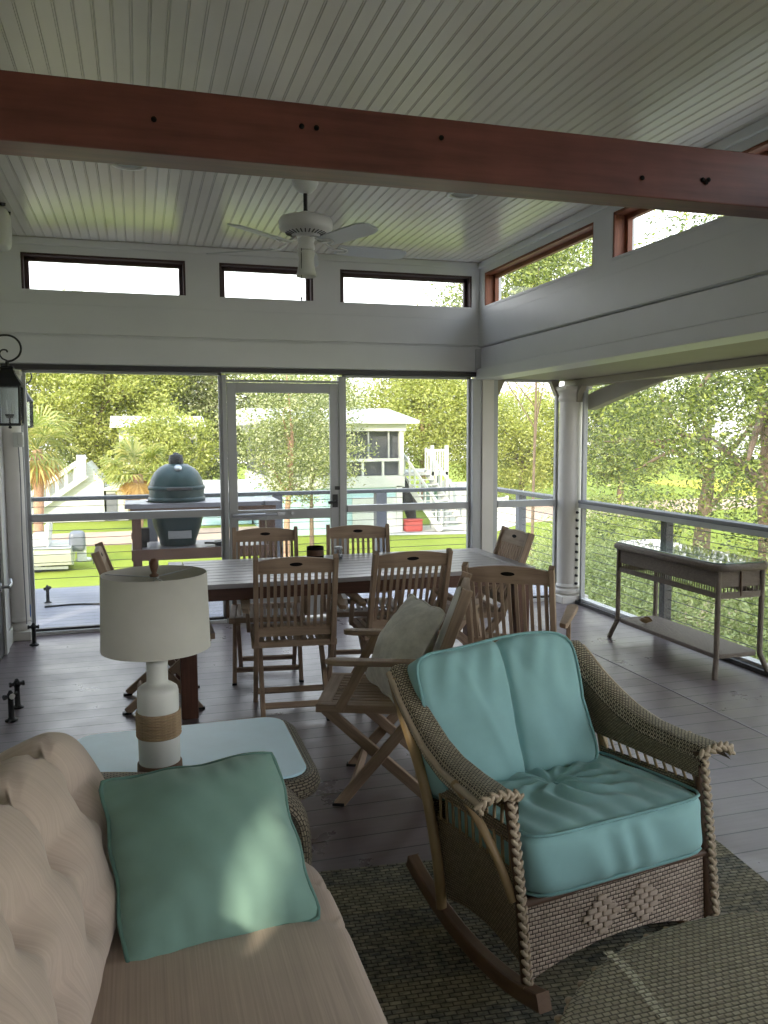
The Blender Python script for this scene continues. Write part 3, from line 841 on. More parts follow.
def make_chair():
    c = thing('folding_chair', 'x', 'chair', (0, 0, 0), 0, 'folding teak armchairs around the dining table')
    # each rear post runs from the top of the back down and forward to a front foot
    prof = [(.175, .0), (.075, .125), (-.05, .275), (-.165, .43), (-.235, .58), (-.30, .75), (-.362, .925)]
    for s in (-1, 1):
        m = MB(); m.sweep(smooth_path([(s * .208, y, z) for y, z in prof], 4), rect(.026, .046), up=(0, 1, .3)); l = m.build('leg', M['teak'], c, bevel=.004)
        m = MB(); m.box(s * .208 - .014, s * .208 + .014, .15, .20, 0, .012); m.build('foot_cap', M['black'], l)
        m = MB(); m.bar((s * .178, .235, .405), (s * .178, -.225, .012), .026, .044, up=(0, 1, 1)); l = m.build('leg', M['teak'], c, bevel=.004)
        m = MB(); m.box(s * .178 - .014, s * .178 + .014, -.25, -.20, 0, .012); m.build('foot_cap', M['black'], l)
        # armrest
        m = MB(); out = [(-.285, .012), (-.26, -.02), (.10, -.030), (.17, -.030), (.205, -.02), (.218, 0), (.205, .02), (.17, .030), (.10, .030), (-.26, .02)]
        m.prism([(s * .258 + b, a) for a, b in out], .618, .642, 'z'); ar = m.build('armrest', M['teak'], c, bevel=.005)
        m = MB(); m.bar((s * .250, .06, .62), (s * .240, .165, .425), .022, .04, up=(0, 1, 1)); m.build('arm_support', M['teak'], ar, bevel=.003)
    # seat: frame with slats running front to back
    m = MB(); z0, z1 = .405, .44
    m.box(-.232, -.195, -.185, .265, z0, z1); m.box(.195, .232, -.185, .265, z0, z1); m.box(-.195, .195, .205, .265, z0 + .004, z1); m.box(-.195, .195, -.185, -.15, z0, z1)
    n = 10; w = .39 / n
    for k in range(n): m.box(-.195 + k * w + .006, -.195 + (k + 1) * w - .006, -.15, .205, z1 - .016, z1 - .002)
    m.build('seat', M['teak'], c, bevel=.003)
    # backrest
    def bp(z):   # point on post line at height z
        for (y0, a), (y1, b) in zip(prof, prof[1:]):
            if a <= z <= b: return y0 + (y1 - y0) * (z - a) / (b - a)
        return prof[-1][0]
    m = MB(); N = 12
    top = [(-.196 + .392 * k / N, .905 + .020 * (1 - (2 * k / N - 1) ** 2)) for k in range(N + 1)]
    vs = []; fs = []
    for x, z in top:
        for zz in (.835, z):
            for dy in (-.011, .011): vs.append((x, bp(min(zz, .92)) + dy, zz))
    for k in range(N):
        q = k * 4
        fs += [(q, q + 2, q + 6, q + 4), (q + 1, q + 5, q + 7, q + 3), (q + 2, q + 3, q + 7, q + 6), (q, q + 4, q + 5, q + 1)]
    m.add(vs, fs); m.add(vs[:4], [(0, 1, 3, 2)]); m.add(vs[-4:], [(0, 2, 3, 1)])
    m.bar((-.196, bp(.50), .50), (.196, bp(.50), .50), .022, .055)
    n = 11
    for k in range(n):
        x = -.196 + .392 * (k + .5) / n
        m.sweep([(x, bp(z), z) for z in (.52, .62, .74, .845)], rect(.017, .012), up=(0, 1, .3))
    b = m.build('backrest', M['teak'], c, bevel=.0015)
    m = MB()
    yy = bp(.885)
    for dy in (-.0135, .0125):
        m.lathe([(0, 0), (.001, 0), (.001, .001)], n=4)
        m.v = m.v[:0]; m.f = []; m.uv = []; m.sm = []
    out = []
    for k in range(20):
        a = 2 * PI * k / 20; out.append((.034 * math.cos(a), .885 + .0105 * math.sin(a)))
    m.add([(x, bp(z) - .0125, z) for x, z in out] + [(x, bp(z) + .0125, z) for x, z in out], [list(range(20)), list(range(20, 40))[::-1]] + [(i, 20 + i, 20 + (i + 1) % 20, (i + 1) % 20) for i in range(20)])
    m.build('hand_slot', M['hole'], b)
    # stretchers
    for y, z in ((.115, .075), (-.155, .072)):
        m = MB(); w = .195 if y > 0 else .17; m.bar((-w, y, z), (w, y, z), .018, .034, up=(0, .6, 1)); m.build('stretcher', M['teak'], c, bevel=.003)
    return c

CH = [  # x, y, heading (deg), label
    (.805, 4.545, -6, 'folding teak armchair pulled out nearest behind the table lamp, its back to us'),
    (1.425, 4.55, -2.6, 'middle folding chair on the near table side, behind the grey pillow'),
    (1.885, 3.87, -35, 'dark folding chair turned away behind the teal rocking chair back'),
    (1.005, 3.39, 67.9, 'folding chair facing sideways with a grey pillow on its seat'),
    (2.02, 4.93, 88, 'folding chair at the right table end by the corner post'),
    (.765, 5.245, 172, 'far side folding chair in front of the screen door, back towards the door'),
    (1.385, 5.21, 168, 'far side folding chair with a wide gap of lawn showing to its right'),
    (.12, 4.90, -90, 'folding chair at the left table end, mostly hidden by the lamp shade'),
]
proto = make_chair()
kids = {}
for c in COL.objects:
    if c.parent: kids.setdefault(c.parent.name, []).append(c)
for i, (x, y, a, lab) in enumerate(CH):
    c = proto if i == 0 else copy_tree(proto, None, kids)
    c.location = (x, y, .012 if i == -1 else 0); c.rotation_euler = (0, 0, R(a)); c['label'] = lab

def knife_pillow(name, label, mats, center, right, up, size, thick, n=22, lump=.0, seed=0):
    """square throw pillow; right / up are unit vectors of its plane"""
    r = V(*right).normalized(); u = V(*up); u = (u - r * u.dot(r)).normalized(); nn = r.cross(u)
    Mx = Matrix(((r.x, u.x, nn.x, center[0]), (r.y, u.y, nn.y, center[1]), (r.z, u.z, nn.z, center[2]), (0, 0, 0, 1)))
    rnd = random.Random(seed); ph = [rnd.uniform(0, 6) for _ in range(6)]
    t = thing(name, label, 'pillow', (0, 0, 0)); t.matrix_world = Mx; t.matrix_basis = Mx
    H = size / 2
    def edge(a, b):
        # slightly waisted sides, rounded corners
        pin = .03; q = max(abs(a), abs(b)); cr = (abs(a * b)) ** 12 * .035
        wv = .0035 * q ** 6
        return (a * H * (1 - pin * (1 - b * b) - cr) + wv * math.sin(9 * b + ph[4]), b * H * (1 - pin * (1 - a * a) - cr) + wv * math.sin(8 * a + ph[5]))
    m = MB()
    for s in (1, -1):
        def fn(p, q, s=s):
            a = 2 * p - 1; b = 2 * q - 1
            if s < 0: a = -a
            x, y = edge(a, b)
            h = thick / 2 * (max(0, (1 - a ** 2)) ** .72) * (max(0, (1 - b ** 2)) ** .72)
            ed = (1 - abs(a) ** 4) * (1 - abs(b) ** 4)
            h += ed * lump * (math.sin(5 * a + ph[0] + 2 * b) * .5 + math.sin(7 * b + ph[1] - 3 * a) * .35 + .25 * math.sin(13 * a + 9 * b + ph[2]))
            h += .006 * math.sin(24 * (a if abs(b) > abs(a) else b) + ph[3]) * max(abs(a), abs(b)) ** 5 * (1 - max(abs(a), abs(b)) ** 12)
            return V(x, y, s * h)
        m.grid(fn, n, n)
    m.build('cover', mats[0], t)
    m = MB(); pts = []
    for k in range(4 * 16):
        e = k // 16; f = 2 * (k % 16) / 16 - 1
        a, b = [(f, -1), (1, f), (-f, 1), (-1, -f)][e]
        x, y = edge(a, b); pts.append((x, y, .0015 * math.sin(k * 1.7)))
    m.tube(pts, .0052, 6, closed=True); m.build('piping', mats[1], t)
    return t
# pillow on the sideways chair (chair heading 67.9: facing (-.926,.376))
f = V(-.9265, .3762, 0); back = -f; side = V(f.y, -f.x, 0)
pc = V(1.005, 3.39, .0) - f * .085 + V(0, 0, .635)
knife_pillow('throw_pillow', 'grey striped throw pillow leaning in the sideways folding chair', (M['grey_pillow'], M['grey_pillow']), pc, side + f * .45, f * -.55 + V(0, 0, .83), .43, .20, 18, .008, 3)
t = thing('back_cushion', 'off-white seat back pad against the sideways folding chair behind its pillow', 'cushion', V(1.015, 3.39, .69) - f * .262, R(67.9))
m = MB(); m.rbox((0, 0, 0), (.36, .045, .40), 10, 6, M=Matrix.Rotation(R(20), 4, 'X')); m.build('pad', M['off_cushion'], t)

# things on the table
t = thing('candle_jar', 'short dark glass candle jar standing on the dining table', 'candle', (1.10, 5.30, TZ), 0)
m = MB(); m.lathe([(0, 0), (.05, 0), (.056, .004), (.056, .075), (.052, .078), (.050, .074), (.050, .02), (0, .02)], n=28); m.build('jar', M['hole'], t)
m = MB(); m.lathe([(0.0565, .02), (.0568, .022), (.0568, .055), (.0565, .057)], n=28); m.build('label_band', M['walnut'], t)
m = MB(); m.lathe([(0, .045), (.049, .045)], n=20); m.tube([(0, 0, .045), (.001, 0, .06)], .0015, 5); m.build('wax', M['walnut'], t)
t = thing('glass_jar', 'little clear glass jar with crumpled foil beside the dark candle jar', 'jar', (1.235, 5.20, TZ), 0)
m = MB(); m.lathe([(0, 0), (.026, 0), (.03, .006), (.03, .045), (.022, .056), (.022, .066), (.0, .066)], n=20); m.build('body', M['lantern_glass'], t)
m = MB(); m.lathe([(0, .066), (.025, .066), (.027, .074), (.022, .085), (.0, .087)], n=9, smooth=False); m.ball((-.02, -.01, .078), .014, .012, .008); m.build('cap', M['steel'], t)
m = MB(); m.lathe([(0, .004), (.024, .004), (.026, .03), (0, .034)], n=16); m.build('contents', M['postgrey'], t)

# ================================================================== CONSOLE TABLE (right)
cx, cy = 3.625, 4.85
t = thing('console_table', 'long wicker console table with a glass top along the right screen', 'table', (cx, cy, 0))
hx, hy = .20, .60
def cham(hx, hy, c): return [(-hx + c, -hy), (hx - c, -hy), (hx, -hy + c), (hx, hy - c), (hx - c, hy), (-hx + c, hy), (-hx, hy - c), (-hx, -hy + c)]
m = MB(); m.prism(cham(hx - .008, hy - .008, .05), .738, .746, 'z'); m.build('glass_top', M['glass_console'], t, bevel=.002)
m = MB(); m.prism(cham(hx - .012, hy - .012, .05), .70, .7375, 'z'); pts = [V(a, b, .715) for a, b in cham(hx - .004, hy - .004, .05)]
m.tube(pts, .024, 8, closed=True); m.build('top_rim', M['console_weave'], t)
m = MB(); ax, ay = hx - .035, hy - .04
m.box(-ax, -ax + .012, -ay, ay, .585, .705); m.box(ax - .012, ax, -ay, ay, .585, .705); m.box(-ax, ax, -ay, -ay + .012, .585, .705); m.box(-ax, ax, ay - .012, ay, .585, .705)
m.build('apron', M['console_weave'], t)
for s in (-1, 1):
    m = MB(); m.bar((s * ax, -ay, .535), (s * ax, ay, .535), .016, .034); m.build('lower_rail', M['console_weave'], t)
    m = MB()
    m.bar((-ax, s * ay, .535), (ax, s * ay, .535), .016, .04); m.build('lower_rail', M['console_weave'], t)
    n = 46
    m = MB()
    for k in range(n):
        y = -ay + 2 * ay * (k + .5) / n; m.tube([(s * ax, y, .55), (s * ax, y, .59)], .0045, 5)
    m.build('spindle_row', M['console_weave'], t)
    m = MB()
    for k in range(12):
        x = -ax + 2 * ax * (k + .5) / 12; m.tube([(x, s * ay, .55), (x, s * ay, .59)], .0045, 5)
    m.build('spindle_row', M['console_weave'], t)
    m = MB(); m.tube([(.0, s * (ay + .003), .70), (.0, s * (ay + .005), .53)], .008, 6); m.build('centre_cane', M['dark_cane'], t)
    for sy in (-1, 1):
        lx, ly = s * (ax - .0), sy * (ay - .0)
        m = MB(); m.tube(smooth_path([(lx, ly, .70), (lx, ly, .40), (lx, ly, .17), (lx + s * .004, ly + sy * .006, .13), (lx + s * .03, ly + sy * .03, .05), (lx + s * .045, ly + sy * .042, 0)] if s > 0 or sy > 0 else [(lx, ly, .70), (lx, ly, .40), (lx, ly, .17), (lx, ly, .13), (lx - .01, ly - .005, .05), (lx - .012, ly - .008, 0)], 4), .0175, 8, up=(1, 0, 0))
        m.build('leg', M['console_weave'], t)
m = MB(); m.prism(cham(ax + .0, ay + .0, .03), .128, .158, 'z'); m.build('shelf', M['console_weave'], t, bevel=.008)
t = thing('seashell', 'small tan ridged shell lying on the lower console shelf', 'shell', (3.545, 5.17, .158), .5)
m = MB()
for s in (-1, 1):
    def fn(u, w, s=s):
        a = -1.1 + 2.2 * u; r = .052 * w * (1 + .05 * math.cos(a * 18))
        return V(s * .006 + s * .022 * math.sin(w * PI * .8) * (1 - .4 * abs(a)), r * math.sin(a), .004 + r * math.cos(a) * .9)
    m.grid(fn, 20, 6)
m.build('shell', M['cane'], t)
# ================================================================== ROCKING CHAIR
t = thing('rocking_chair', 'wicker rocking armchair with teal cushions standing on the rug', 'rocking chair')
t.matrix_basis = Matrix.Translation((1.264, 2.013, .012)) @ Matrix.Rotation(R(8.5), 4, 'Z') @ Matrix.Translation((0, .17, 1.025)) @ Matrix.Rotation(R(-4.5), 4, 'X') @ Matrix.Translation((0, -.17, -1.025))
ROCK = t
def braid(m, pts, r, step=None, flat=1.0):
    """two strands crossing: chain of slanted lumps along the path"""
    P = smooth_path(pts, 10); L = [0]
    for a, b in zip(P, P[1:]): L.append(L[-1] + (b - a).length)
    step = step or r * .95; n = max(2, int(L[-1] / step)); i = 0
    for k in range(n + 1):
        d = L[-1] * k / n
        while i < len(L) - 2 and L[i + 1] < d: i += 1
        f = (d - L[i]) / max(1e-6, L[i + 1] - L[i]); p = P[i].lerp(P[i + 1], f); tg = (P[i + 1] - P[i]).normalized()
        sd = tg.cross(V(0, -1, .35)); 
        if sd.length < .2: sd = tg.cross(V(0, 0, 1))
        sd.normalize(); up = sd.cross(tg)
        s = 1 if k % 2 else -1
        ax = (tg * .75 + sd * s * .66).normalized(); ay = up; az = ax.cross(ay).normalized(); ay = az.cross(ax)
        Mx = Matrix(((ax.x, ay.x, az.x, 0), (ax.y, ay.y, az.y, 0), (ax.z, ay.z, az.z, 0), (0, 0, 0, 1)))
        q = p + sd * s * r * .30
        m.ball(q, r * 1.45, r * .6 * flat, r * .56, 8, 6, Mx)
ARMP = [(-.0, .568), (.04, .573), (.14, .578), (.26, .592), (.37, .625), (.46, .672), (.54, .722), (.595, .768), (.635, .800)]
def armz(y):
    for (a, z0), (b, z1) in zip(ARMP, ARMP[1:]):
        if y <= b: return z0 + (z1 - z0) * (y - a) / (b - a)
    return ARMP[-1][1]
def hx(y):   # inner half width of the frame, spreading to the back
    return .336 - .010 * max(0, y) / .66
for s in (-1, 1):
    # runner
    ys = [-.10 + .76 * k / 24 for k in range(25)]
    m = MB(); m.sweep([(s * .335, y, (y - .17) ** 2 / 2.05 + .0) for y in ys], [(-.02, 0), (.02, 0), (.02, .048), (-.02, .048)]); m.build('runner', M['runner'], t, bevel=.006)
    # front leg with braided face
    m = MB(); m.tube([(s * .330, -.010, .05), (s * .334, .006, .34), (s * .342, .028, .565)], .016, 10); l = m.build('front_leg', M['dark_cane'], t)
    m = MB(); braid(m, [(s * .338, -.030, .055), (s * .342, -.014, .33), (s * .346, .004, .53), (s * .350, .002, .56)], .0125); m.build('braid_trim', M['braid'], l)
    # rear leg sweeping up to the wing
    m = MB(); m.tube(smooth_path([(s * .345, .43, .075), (s * .350, .44, .24), (s * .362, .49, .46), (s * .385, .575, .66), (s * .395, .62, .77)], 6), .0175, 10, up=(1, 0, 0)); m.build('rear_leg', M['cane'], t)
    # arm: broad woven band
    def top(u, w, s=s):
        y = -.0 + .64 * u; b = w * 2 - 1
        wid = .125 - .035 * u; xi = hx(y) - .012; x = xi + wid * w
        z = armz(y) + .012 * (1 - b * b) - (.022 * max(0, abs(b) - .6) / .4)
        return V(s * x, y + (.0 if u > 0 else 0), z)
    m = MB(); m.grid(top, 40, 10, uvfn=lambda u, w: (w * .115, u * .80))
    def under(u, w, s=s):
        p = top(u, w); return V(p.x, p.y, p.z - .018)
    m.grid(under, 20, 4, uvfn=lambda u, w: (u * .82, w * .11)); a = m.build('arm', M['wicker_arm'], t)
    m = MB(); braid(m, [(s * .326, -.004, .564), (s * .36, -.008, .575), (s * .41, -.008, .578), (s * .445, -.004, .565), (s * .452, .0, .548)], .0125); m.build('braid_trim', M['braid'], a)
    m = MB(); m.tube([(s * (hx(y) + .110 - .055 * y), y, armz(y) - .014) for y in [.64 * k / 20 for k in range(21)]], .010, 7); m.build('edge_roll', M['braid'], a)
    # woven skirt hanging on the inside of the arm
    def skirt(u, w, s=s):
        y = .01 + .625 * u; zt = armz(y) - .024; zb = .492 + .03 * u
        return V(s * (hx(y) - .012), y, zb + (zt - zb) * w)
    m = MB(); m.grid(skirt, 24, 6, uvfn=lambda u, w: (u * .6, w * (.08 + .18 * u * u)))
    m.build('arm_panel', M['wicker_side'], t)
    # narrow woven band and the lower side panel
    def band(u, w, s=s):
        y = .01 + .46 * u; return V(s * (hx(y) + .004), y, .425 + .045 * w)
    m = MB(); m.grid(band, 12, 2, uvfn=lambda u, w: (u * .46, w * .045)); m.build('side_band', M['wicker_side'], t)
    def low(u, w, s=s):
        y = .01 + (.42 + .03 * w) * u; zb = .10 + .06 * math.sin(PI * u) * .5; return V(s * (hx(y) + .004 - .01 * (1 - w)), y, zb + (.362 - zb) * w)
    m = MB(); m.grid(low, 16, 8, uvfn=lambda u, w: (u * .44, w * .28)); m.build('side_panel', M['wicker_side'], t)
    for k in range(11):
        y = .035 + .42 * k / 10.5
        m = MB(); m.tube([(s * (hx(y) + .002), y, .352), (s * (hx(y) + .003), y, .435)], .0048, 6); m.build('spindle', M['cane'], t)
        m = MB(); m.tube([(s * (hx(y) + .002), y, .465), (s * (hx(y) - .008), y + .01, .515)], .0048, 6); m.build('spindle', M['cane'], t)
    # bent brace from the arm down to the front leg
    m = MB(); m.tube(smooth_path([(s * .435, .16, .570), (s * .425, .11, .535), (s * .40, .065, .46), (s * .372, .035, .37), (s * .350, .012, .28)], 6), .013, 8, up=(1, 0, 0)); m.build('arm_brace', M['cane'], t)
# front apron panel, scalloped bottom
def fp(u, w):
    x = -.33 + .66 * u; zb = .05 + .07 * math.sin(PI * u) ** .8; return V(x, -.002 - .012 * math.sin(PI * u), zb + (.268 - zb) * w)
m = MB(); m.grid(fp, 40, 12, uvfn=lambda u, w: (u * .66, (.05 + .07 * math.sin(PI * u) ** .8) * (1 - w) + .268 * w)); fpn = m.build('front_panel', M['wicker_front'], t)
for cx in (-.075, .075):
    m = MB()
    for r_ in range(-3, 4):
        nn = 4 - abs(r_)
        for q in range(nn):
            if True:
                x = cx + (q - (nn - 1) / 2) * .034; z = .188 + r_ * .0155
                m.rbox((x, -.0150, z), (.031, .006, .0152), 4, 10)
    m.build('diamond_pattern', M['wicker_flat'], fpn)
m = MB(); m.tube([(-.335, .0, .270), (.335, .0, .270)], .012, 8); m.build('front_rail', M['dark_cane'], t)
# back
def bk(u, w):
    a = 2 * u - 1; z = .25 + .46 * w + .07 * w * abs(a) ** 3; y = .47 + .17 * w ** 1.1 + .03 * (1 - a * a); x = a * (.345 + .020 * w)
    return V(x, y, z + .02 * (1 - a * a) * w)
m = MB(); m.grid(bk, 24, 20, uvfn=lambda u, w: (u * .76, w * .6)); m.build('back_panel', M['wicker_arm'], t)
m = MB(); m.tube([bk(k / 20, 1.0) for k in range(21)], .017, 8); m.build('top_rail', M['braid'], t)
m = MB(); m.box(-.305, .305, .0, .47, .25, .272); m.build('seat_deck', M['dark_cane'], t)
# seat cushion
def wob(a, b, c): return math.sin(a) * math.sin(b + c)
def seatfn(w, x):
    top = max(0, w.z); ed = (1 - abs(w.x) ** 6) * (1 - abs(w.y) ** 6)
    d = top * ed * (.018 * (1 - w.x ** 2) * (1 - w.y ** 2))
    # creases radiating from the button and pulled to the front edge
    r = math.hypot(w.x + .05, w.y - .15)
    d -= .016 * math.exp(-(r / .14) ** 2) * top
    an = math.atan2(w.y - .15, w.x + .05)
    d += top * ed * .0075 * math.sin(11 * an + 3 * math.sin(5 * r)) * math.exp(-((r - .5) / .4) ** 2)
    d += top * .003 * math.sin(23 * w.x + 5 * w.y)
    f = max(0, -w.y)
    dy = -.012 * f * (1 - w.x ** 4) * (1 - w.z ** 2) + f * .0055 * math.sin(17 * w.x + 2 * w.z + 2 * math.sin(5 * w.x)) * (1 - w.z ** 4)
    return (0, dy, d)
m = MB(); m.rbox((.01, .235, .366), (.645, .53, .178), (84, 64, 14), 9, seatfn); sc = m.build('seat_cushion', M['teal'], t)
def ring(w, d, z, k=9, n=80, fn=None, c=(0, 0, 0), ax='z', dims=None):
    pts = []
    for i in range(n):
        a = 2 * PI * i / n; x, y = math.cos(a), math.sin(a); L = (abs(x) ** k + abs(y) ** k) ** (1 / k); pts.append((x / L * w / 2, y / L * d / 2))
    return pts
kk = (.83) ** (1.0)
for zz in (.078, -.079):
    m = MB(); m.tube([V(.01 + x, .235 + y, .366 + zz + (.004 if zz > 0 else 0)) for x, y in ring(.637, .522, 0)], .0052, 6, closed=True); m.build('piping', M['teal_pip'], sc)
m = MB(); m.lathe([(0, .006), (.008, .005), (.011, 0), (0, -.002)], c=(-.005, .275, .452), n=10); m.build('button', M['teal_pip'], sc)
# back cushion
Bm = Matrix.Translation((-.045, .525, .625)) @ Matrix.Rotation(R(-25), 4, 'X')
def backfn(w, x):
    f = max(0, -w.y); ed = (1 - abs(w.x) ** 6) * (1 - abs(w.z) ** 8)
    cx = w.x - (.06 + .05 * w.z)
    d = f * ed * (.020 * (1 - w.x ** 2))
    d -= f * (.032 * math.exp(-abs(cx) / .022) + .016 * math.exp(-((cx) / .16) ** 2)) * (1 - .25 * max(0, w.z) ** 4)
    d += f * ed * (.007 * math.sin(11 * w.x + 2.0 * w.z + .8 * math.sin(3 * w.z)) * (.55 + .45 * w.z) + .0045 * math.sin(23 * w.x - 3.5 * w.z + math.sin(4 * w.z)) * max(0, w.z + .2) + .004 * math.sin(15 * w.x + 5 * w.z) * max(0, -w.z))
    d += f * .005 * math.exp(-((w.x + .35 + .2 * w.z) / .06) ** 2) * (1 - w.z ** 2) - f * .007 * math.exp(-((w.x - .45 + .3 * w.z) / .07) ** 2) * max(0, w.z)
    sag = .012 * max(0, w.z) * math.sin(3 * w.x + .4)
    return (.034 * max(0, w.z) ** .7 * max(0, w.x), -d, sag - .01 * max(0, w.z) * math.exp(-(cx / .06) ** 2))
m = MB(); m.rbox((0, 0, 0), (.615, .15, .475), (120, 12, 60), 8, backfn, Bm); bc = m.build('back_cushion', M['teal'], t)
for yy in (-.062, .062):
    m = MB(); m.tube([Bm @ V(x + (.11 * x * max(0, z / .235) ** .7 if x > 0 else 0), yy * 1.0, z + (.012 * math.sin(3 * x / .31 + .4) if z > .15 else 0)) for x, z in ring(.609, .469, 0, 8)], .0055, 6, closed=True, up=(0, 1, 0)); m.build('piping', M['teal_pip'], bc)

# ================================================================== COFFEE TABLE
cr = .655
t = thing('coffee_table', 'large round woven wicker coffee table in front of the rocking chair', 'table', (1.205, .862, .012))
zt = .438
m = MB(); m.lathe([(0, zt), (cr * .35, zt), (cr * .7, zt), (cr - .02, zt), (cr - .004, zt - .006), (cr, zt - .018), (cr - .006, zt - .034)], n=72)
for i in range(len(m.f)):
    m.uv[i] = [(m.v[k][0], m.v[k][1]) for k in m.f[i]]
tp = m.build('tabletop', M['coffee_weave'], t)
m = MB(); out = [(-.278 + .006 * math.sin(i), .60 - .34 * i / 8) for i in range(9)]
m.add([(x - .011, y, zt + .0012) for x, y in out] + [(x + .011, y, zt + .0012) for x, y in out], [(i, 9 + i, 10 + i, i + 1) for i in range(8)], [(x, y) for x, y in out] + [(x + .022, y) for x, y in out]); m.build('pale_strip', M['pale_strip'], tp)  # narrow pale woven strip laid on the table top
m = MB(); braid(m, [(cr * math.cos(2 * PI * k / 40), cr * math.sin(2 * PI * k / 40), zt - .03) for k in range(41)], .016, .03); m.build('braid_trim', M['braid'], t)
m = MB(); m.lathe([(cr - .03, zt - .03), (cr - .03, zt - .14), (cr - .06, zt - .15)], n=64); m.build('apron', M['coffee_weave'], t)
for k in range(4):
    a = R(45 + 90 * k); c_, s_ = math.cos(a), math.sin(a)
    m = MB(); m.tube(smooth_path([((cr - .08) * c_, (cr - .08) * s_, zt - .04), ((cr - .10) * c_, (cr - .10) * s_, .22), ((cr - .09) * c_, (cr - .09) * s_, 0)], 5), .026, 10, up=(1, 0, 0)); m.build('leg', M['cane'], t)

# ================================================================== SIDE TABLE AND LAMP
t = thing('side_table', 'low wicker side table with a pale blue frosted glass top holding the lamp', 'table', (.11, 2.675, 0))
x0, x1, y0, y1 = -.35, .365, -.275, .275
m = MB(); m.prism(rrect(x0, x1, y0, y1, .075, 6), .512, .522, 'z'); m.build('glass_top', M['glass_blue'], t, bevel=.003)
m = MB(); m.prism(rrect(x0 - .01, x1 + .012, y0 - .012, y1 + .01, .08, 6), .455, .511, 'z')
m.tube([V(a, b, .478) for a, b in rrect(x0 - .004, x1 + .008, y0 - .008, y1 + .004, .08, 8)], .036, 10, closed=True); m.build('rim', M['rim_weave'], t)
m = MB(); m.prism(rrect(x0 + .04, x1 - .04, y0 + .04, y1 - .04, .07, 6), .34, .46, 'z'); m.build('apron', M['rim_weave'], t)
for sx in (x0 + .06, x1 - .06):
    for sy in (y0 + .06, y1 - .06):
        m = MB(); m.tube([(sx, sy, .40), (sx * 1.0, sy, .2), (sx * 1.06, sy * 1.06, 0)], .022, 9, up=(1, 0, 0)); m.build('leg', M['rim_weave'], t)
m = MB(); m.prism(rrect(x0 + .06, x1 - .06, y0 + .06, y1 - .06, .07, 6), .13, .155, 'z'); m.build('shelf', M['rim_weave'], t)

t = thing('table_lamp', 'white ceramic table lamp with rope band and linen drum shade', 'lamp', (.034, 2.525, .522))
m = MB(); m.lathe([(0, 0), (.066, 0), (.0675, .006), (.066, .042), (.063, .045), (0, .045)], n=32); m.build('base', M['walnut'], t)
m = MB(); m.lathe([(.0605, .04), (.0615, .06), (.061, .262), (.058, .274), (.046, .283), (.034, .288), (.0315, .296), (.031, .34), (.033, .356), (.0, .356)], n=36); m.build('body', M['ceramic'], t)
m = MB()
for k in range(9): 
    z = .131 + k * .0085
    m.tube([(.0625 * math.cos(2 * PI * i / 40), .0625 * math.sin(2 * PI * i / 40), z) for i in range(40)], .0048, 6, closed=True)
m.build('rope_band', M['rope'], t)
m = MB(); m.tube([(0, 0, .35), (0, 0, .45)], .011, 10); m.tube(smooth_path([(0, -.012, .37), (0, -.05, .42), (0, -.045, .54), (0, 0, .608)], 5), .0022, 5, up=(1, 0, 0)); m.tube(smooth_path([(0, .012, .37), (0, .05, .42), (0, .045, .54), (0, 0, .608)], 5), .0022, 5, up=(1, 0, 0)); m.build('socket_harp', M['steel'], t)
m = MB(); rt, rb, z0, z1 = .154, .160, .396, .622
m.lathe([(rb, z0), (rt, z1), (rt - .003, z1), (rb - .003, z0), (rb, z0)], n=56); sh = m.build('lamp_shade', M['shade'], t)
m = MB()
for k in range(3):
    a = R(40 + 120 * k); m.tube([(0, 0, .610), ((rt - .004) * math.cos(a), (rt - .004) * math.sin(a), .617)], .002, 5)
m.lathe([(.014, .608), (.014, .612), (0, .612)], n=12); m.build('spider', M['steel'], sh)
m = MB(); m.lathe([(0, .612), (.013, .612), (.014, .618), (.007, .622), (.010, .632), (.013, .645), (.013, .655), (.009, .664), (.0, .667)], n=16); m.build('finial', M['walnut'], t)
m = MB(); m.tube(smooth_path([(-.07, -.02, .003), (-.14, -.03, .003), (-.22, .01, .003), (-.34, .0, .003)], 6), .0028, 6); m.build('cord', M['rope'], t)

# ================================================================== SOFA
t = thing('sofa', 'beige cushioned wicker sofa with a tufted back', 'sofa', (.05, 1.2, 0))
SEAM = (1.845, 1.70)
def sfn(w, x):
    y = x.y + 1.16; top = max(0, w.z); ed = (1 - abs(w.x) ** 8) * (1 - abs(w.y) ** 10)
    d = top * ed * .012 * (1 - w.x ** 2)
    fr = max(0, w.x)
    for k, q in enumerate((1.90, 1.735, 1.20, .8)):
        d -= (.010 if k < 2 else .006) * math.exp(-((y - q - .02 * math.sin(3 * w.x)) / .014) ** 2) * (top * (.35 + .65 * fr ** 2))
    d += top * .003 * math.sin(9 * y + 3 * w.x)
    dx = .010 * fr * (1 - w.z ** 2) - fr * .006 * sum(math.exp(-((y - q) / .014) ** 2) for q in (1.90, 1.735))
    return (dx, 0, d)
m = MB(); m.rbox((.125, 1.16, .385), (.585, 1.83, .150), (22, 110, 10), 9, sfn); m.build('seat_cushion', M['sofa_seat'], t, world=True)
TY = [1.945, 1.70, 1.455, 1.21, .965, .72, .475]; TZr = [-.42, .25]
Bs = Matrix.Translation((-.318, 1.20, .632)) @ Matrix.Rotation(R(-7.5), 4, 'Z') @ Matrix.Rotation(R(-24), 4, 'Y')
